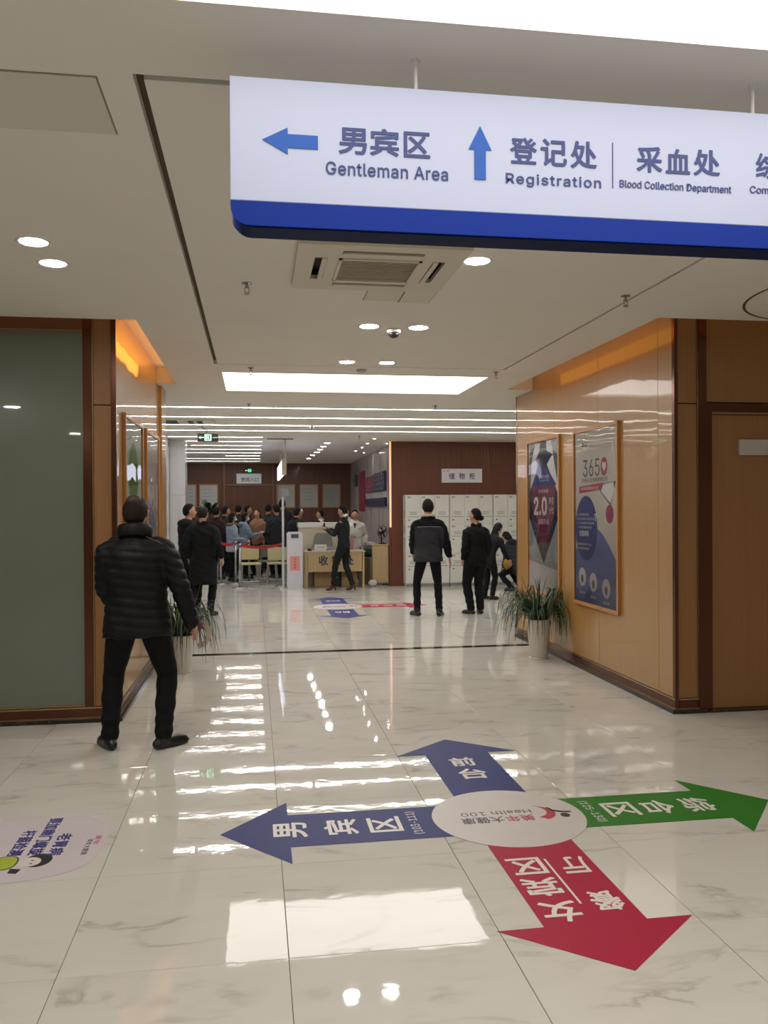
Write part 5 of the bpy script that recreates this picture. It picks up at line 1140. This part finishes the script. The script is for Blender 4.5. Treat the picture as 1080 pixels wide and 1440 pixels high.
# ================================================================== PLANTS
def leaf_m(name, c): return mat(name, c, .5, noise=.25, nscale=18)
M_LEAF = leaf_m('leaf_green', '2a4022'); M_LEAF2 = leaf_m('leaf_dark', '1b2e1e'); M_LEAF3 = leaf_m('leaf_light', '4e6c38')
def blade(pts, wd):
    bm = bmesh.new(); P = [Vector(p) for p in pts]; n_ = len(P); rows_ = []
    for i, p in enumerate(P):
        tt = (P[min(i + 1, n_ - 1)] - P[max(i - 1, 0)]).normalized(); sd = tt.cross(Vector((0, 0, 1)))
        if sd.length < .05: sd = Vector((1, 0, 0))
        sd.normalize(); w_ = wd * (1 - (i / (n_ - 1)) ** 2.2) * (.55 + .45 * min(1, i / 2)) + .0006; up_ = sd.cross(tt)
        rows_.append([bm.verts.new(p - sd * w_), bm.verts.new(p - up_ * w_ * .35), bm.verts.new(p + sd * w_)])
    for a_, b_ in zip(rows_, rows_[1:]):
        bm.faces.new((a_[0], a_[1], b_[1], b_[0])); bm.faces.new((a_[1], a_[2], b_[2], b_[1]))
    return bm
def pot_plant(label, x, y, pot_r, pot_h, n_l, spread, top, seed, droop=1.0, extra=None, dirs=None, xlim=(-9, 9)):
    t = thing('potted_plant', label, 'plant', (x, y, 0)); rg_ = random.Random(seed)
    obj('pot', lathe(lathe(bmesh.new(), [(pot_r * .70, 0), (pot_r * .76, .02), (pot_r * .93, pot_h * .6), (pot_r, pot_h), (pot_r * 1.0, pot_h + .012), (pot_r * .9, pot_h + .012), (pot_r * .86, pot_h - .05)], 40, cap=False), [(pot_r * .70, 0.0), (.001, 0.0)], 40, cap=False), mat('pot_white', 'c8c4b8', .3, coat=.5), t, True)
    obj('saucer', lathe(bmesh.new(), [(pot_r * .84, 0), (pot_r * .86, .012), (pot_r * .8, .014)], 36), mat('pot_white', ''), t, True)
    obj('soil', lathe(bmesh.new(), [(pot_r * .87, pot_h - .06), (pot_r * .87, pot_h - .04)], 28), mat('soil', '3a2d22', .9, noise=.4, nscale=80, bump=.5), t)
    for k in range(n_l):
        a_ = rg_.uniform(0, 2 * math.pi) if dirs is None else dirs(rg_); hgt = rg_.uniform(.35, 1.0) * (top - pot_h); L_ = rg_.uniform(.65, 1.08) * spread
        p0 = Vector((rg_.uniform(-.04, .04), rg_.uniform(-.04, .04), pot_h - .04)); dv = Vector((math.cos(a_), math.sin(a_), 0)); tw = Vector((-dv.y, dv.x, 0)) * rg_.uniform(-.08, .08)
        up_ = rg_.random() < .16; pts = []
        for i in range(9):
            u = i / 8; r_ = L_ * (1 - (1 - u) ** 1.7) * (.55 if up_ else 1)
            z = hgt * (1.25 if up_ else 1) * math.sin(min(u * (1.2 if up_ else 2.1), math.pi / 2 if up_ else 9)) - (0 if up_ else droop * .72 * max(0, u - .40) ** 1.35 * rg_.uniform(.85, 1.15))
            q = p0 + dv * r_ + tw * u * u + Vector((0, 0, z + .04 * u)); q.x = min(max(q.x, xlim[0]), xlim[1]); q.z = max(q.z, .05); pts.append(q)
        obj('leaf', blade(pts, rg_.uniform(.006, .011)), rg_.choice([M_LEAF, M_LEAF, M_LEAF2, M_LEAF2, M_LEAF3]), t, True)
    if extra: extra(t)
    return t
pot_plant('drooping long-leaved plant in tall white pot by the right wall', 3.0, 8.62, .125, .41, 160, .46, .88, 3, xlim=(-9, .19))
def ribbons(t):
    def rib(pts, wd, m):
        bm = bmesh.new(); P = [Vector(p) for p in pts]; rows_ = []
        for i, p in enumerate(P):
            tt = (P[min(i + 1, len(P) - 1)] - P[max(i - 1, 0)]).normalized(); sd = tt.cross(Vector((0, 1, 0))).normalized() * wd
            rows_.append([bm.verts.new(p + q) for q in (sd, sd + Vector((0, .002, 0)), -sd + Vector((0, .002, 0)), -sd)])
        for A, Bq in zip(rows_, rows_[1:]):
            for j in range(4): bm.faces.new((A[j], A[(j + 1) % 4], Bq[(j + 1) % 4], Bq[j]))
        bm.faces.new(rows_[0]); bm.faces.new(list(reversed(rows_[-1])))
        return obj('ribbon', bm, m, t)
    rib([(.05, -.17, .66), (.12, -.18, .60), (.18, -.19, .52), (.23, -.20, .46)], .030, mat('ribbon_pink', '9c3c58', .5))['label'] = 'pink ribbon'
    rib([(.25, -.20, .50), (.28, -.20, .44), (.28, -.20, .37), (.24, -.19, .31), (.18, -.18, .28)], .026, mat('ribbon_cream', 'b9ab98', .6))['label'] = 'cream ribbon'
pot_plant('long-leaved plant with pink and cream ribbons in white pot, left of the threshold', -.735, 8.52, .125, .36, 150, .42, .84, 11, extra=ribbons, droop=1.1, xlim=(-.27, 9))
t = pot_plant('bushy dark green plant rising behind the queue at the far left', -1.25, 23.6, .22, .9, 0, .5, 1.9, 5)
rg2 = random.Random(2)
obj('stem', tube(bmesh.new(), [(0, 0, .86), (.03, 0, 1.3), (0, .02, 1.62)], .03, 8), mat('bark', '4a3a2c', .9), t)
for k in range(90):
    a_ = rg2.uniform(0, 6.28); e_ = rg2.uniform(-.3, 1.2); r_ = rg2.uniform(.28, .62); c0 = Vector((0, 0, 1.5)); d = Vector((math.cos(a_) * math.cos(e_), math.sin(a_) * math.cos(e_), math.sin(e_) * .75))
    obj('leaf', blade([c0 + d * r_ * .3, c0 + d * r_ * .6 + Vector((0, 0, .05)), c0 + d * r_ * .85 + Vector((0, 0, .03)), c0 + d * r_ * 1.05 - Vector((0, 0, .05))], .05), M_LEAF2, t, True)
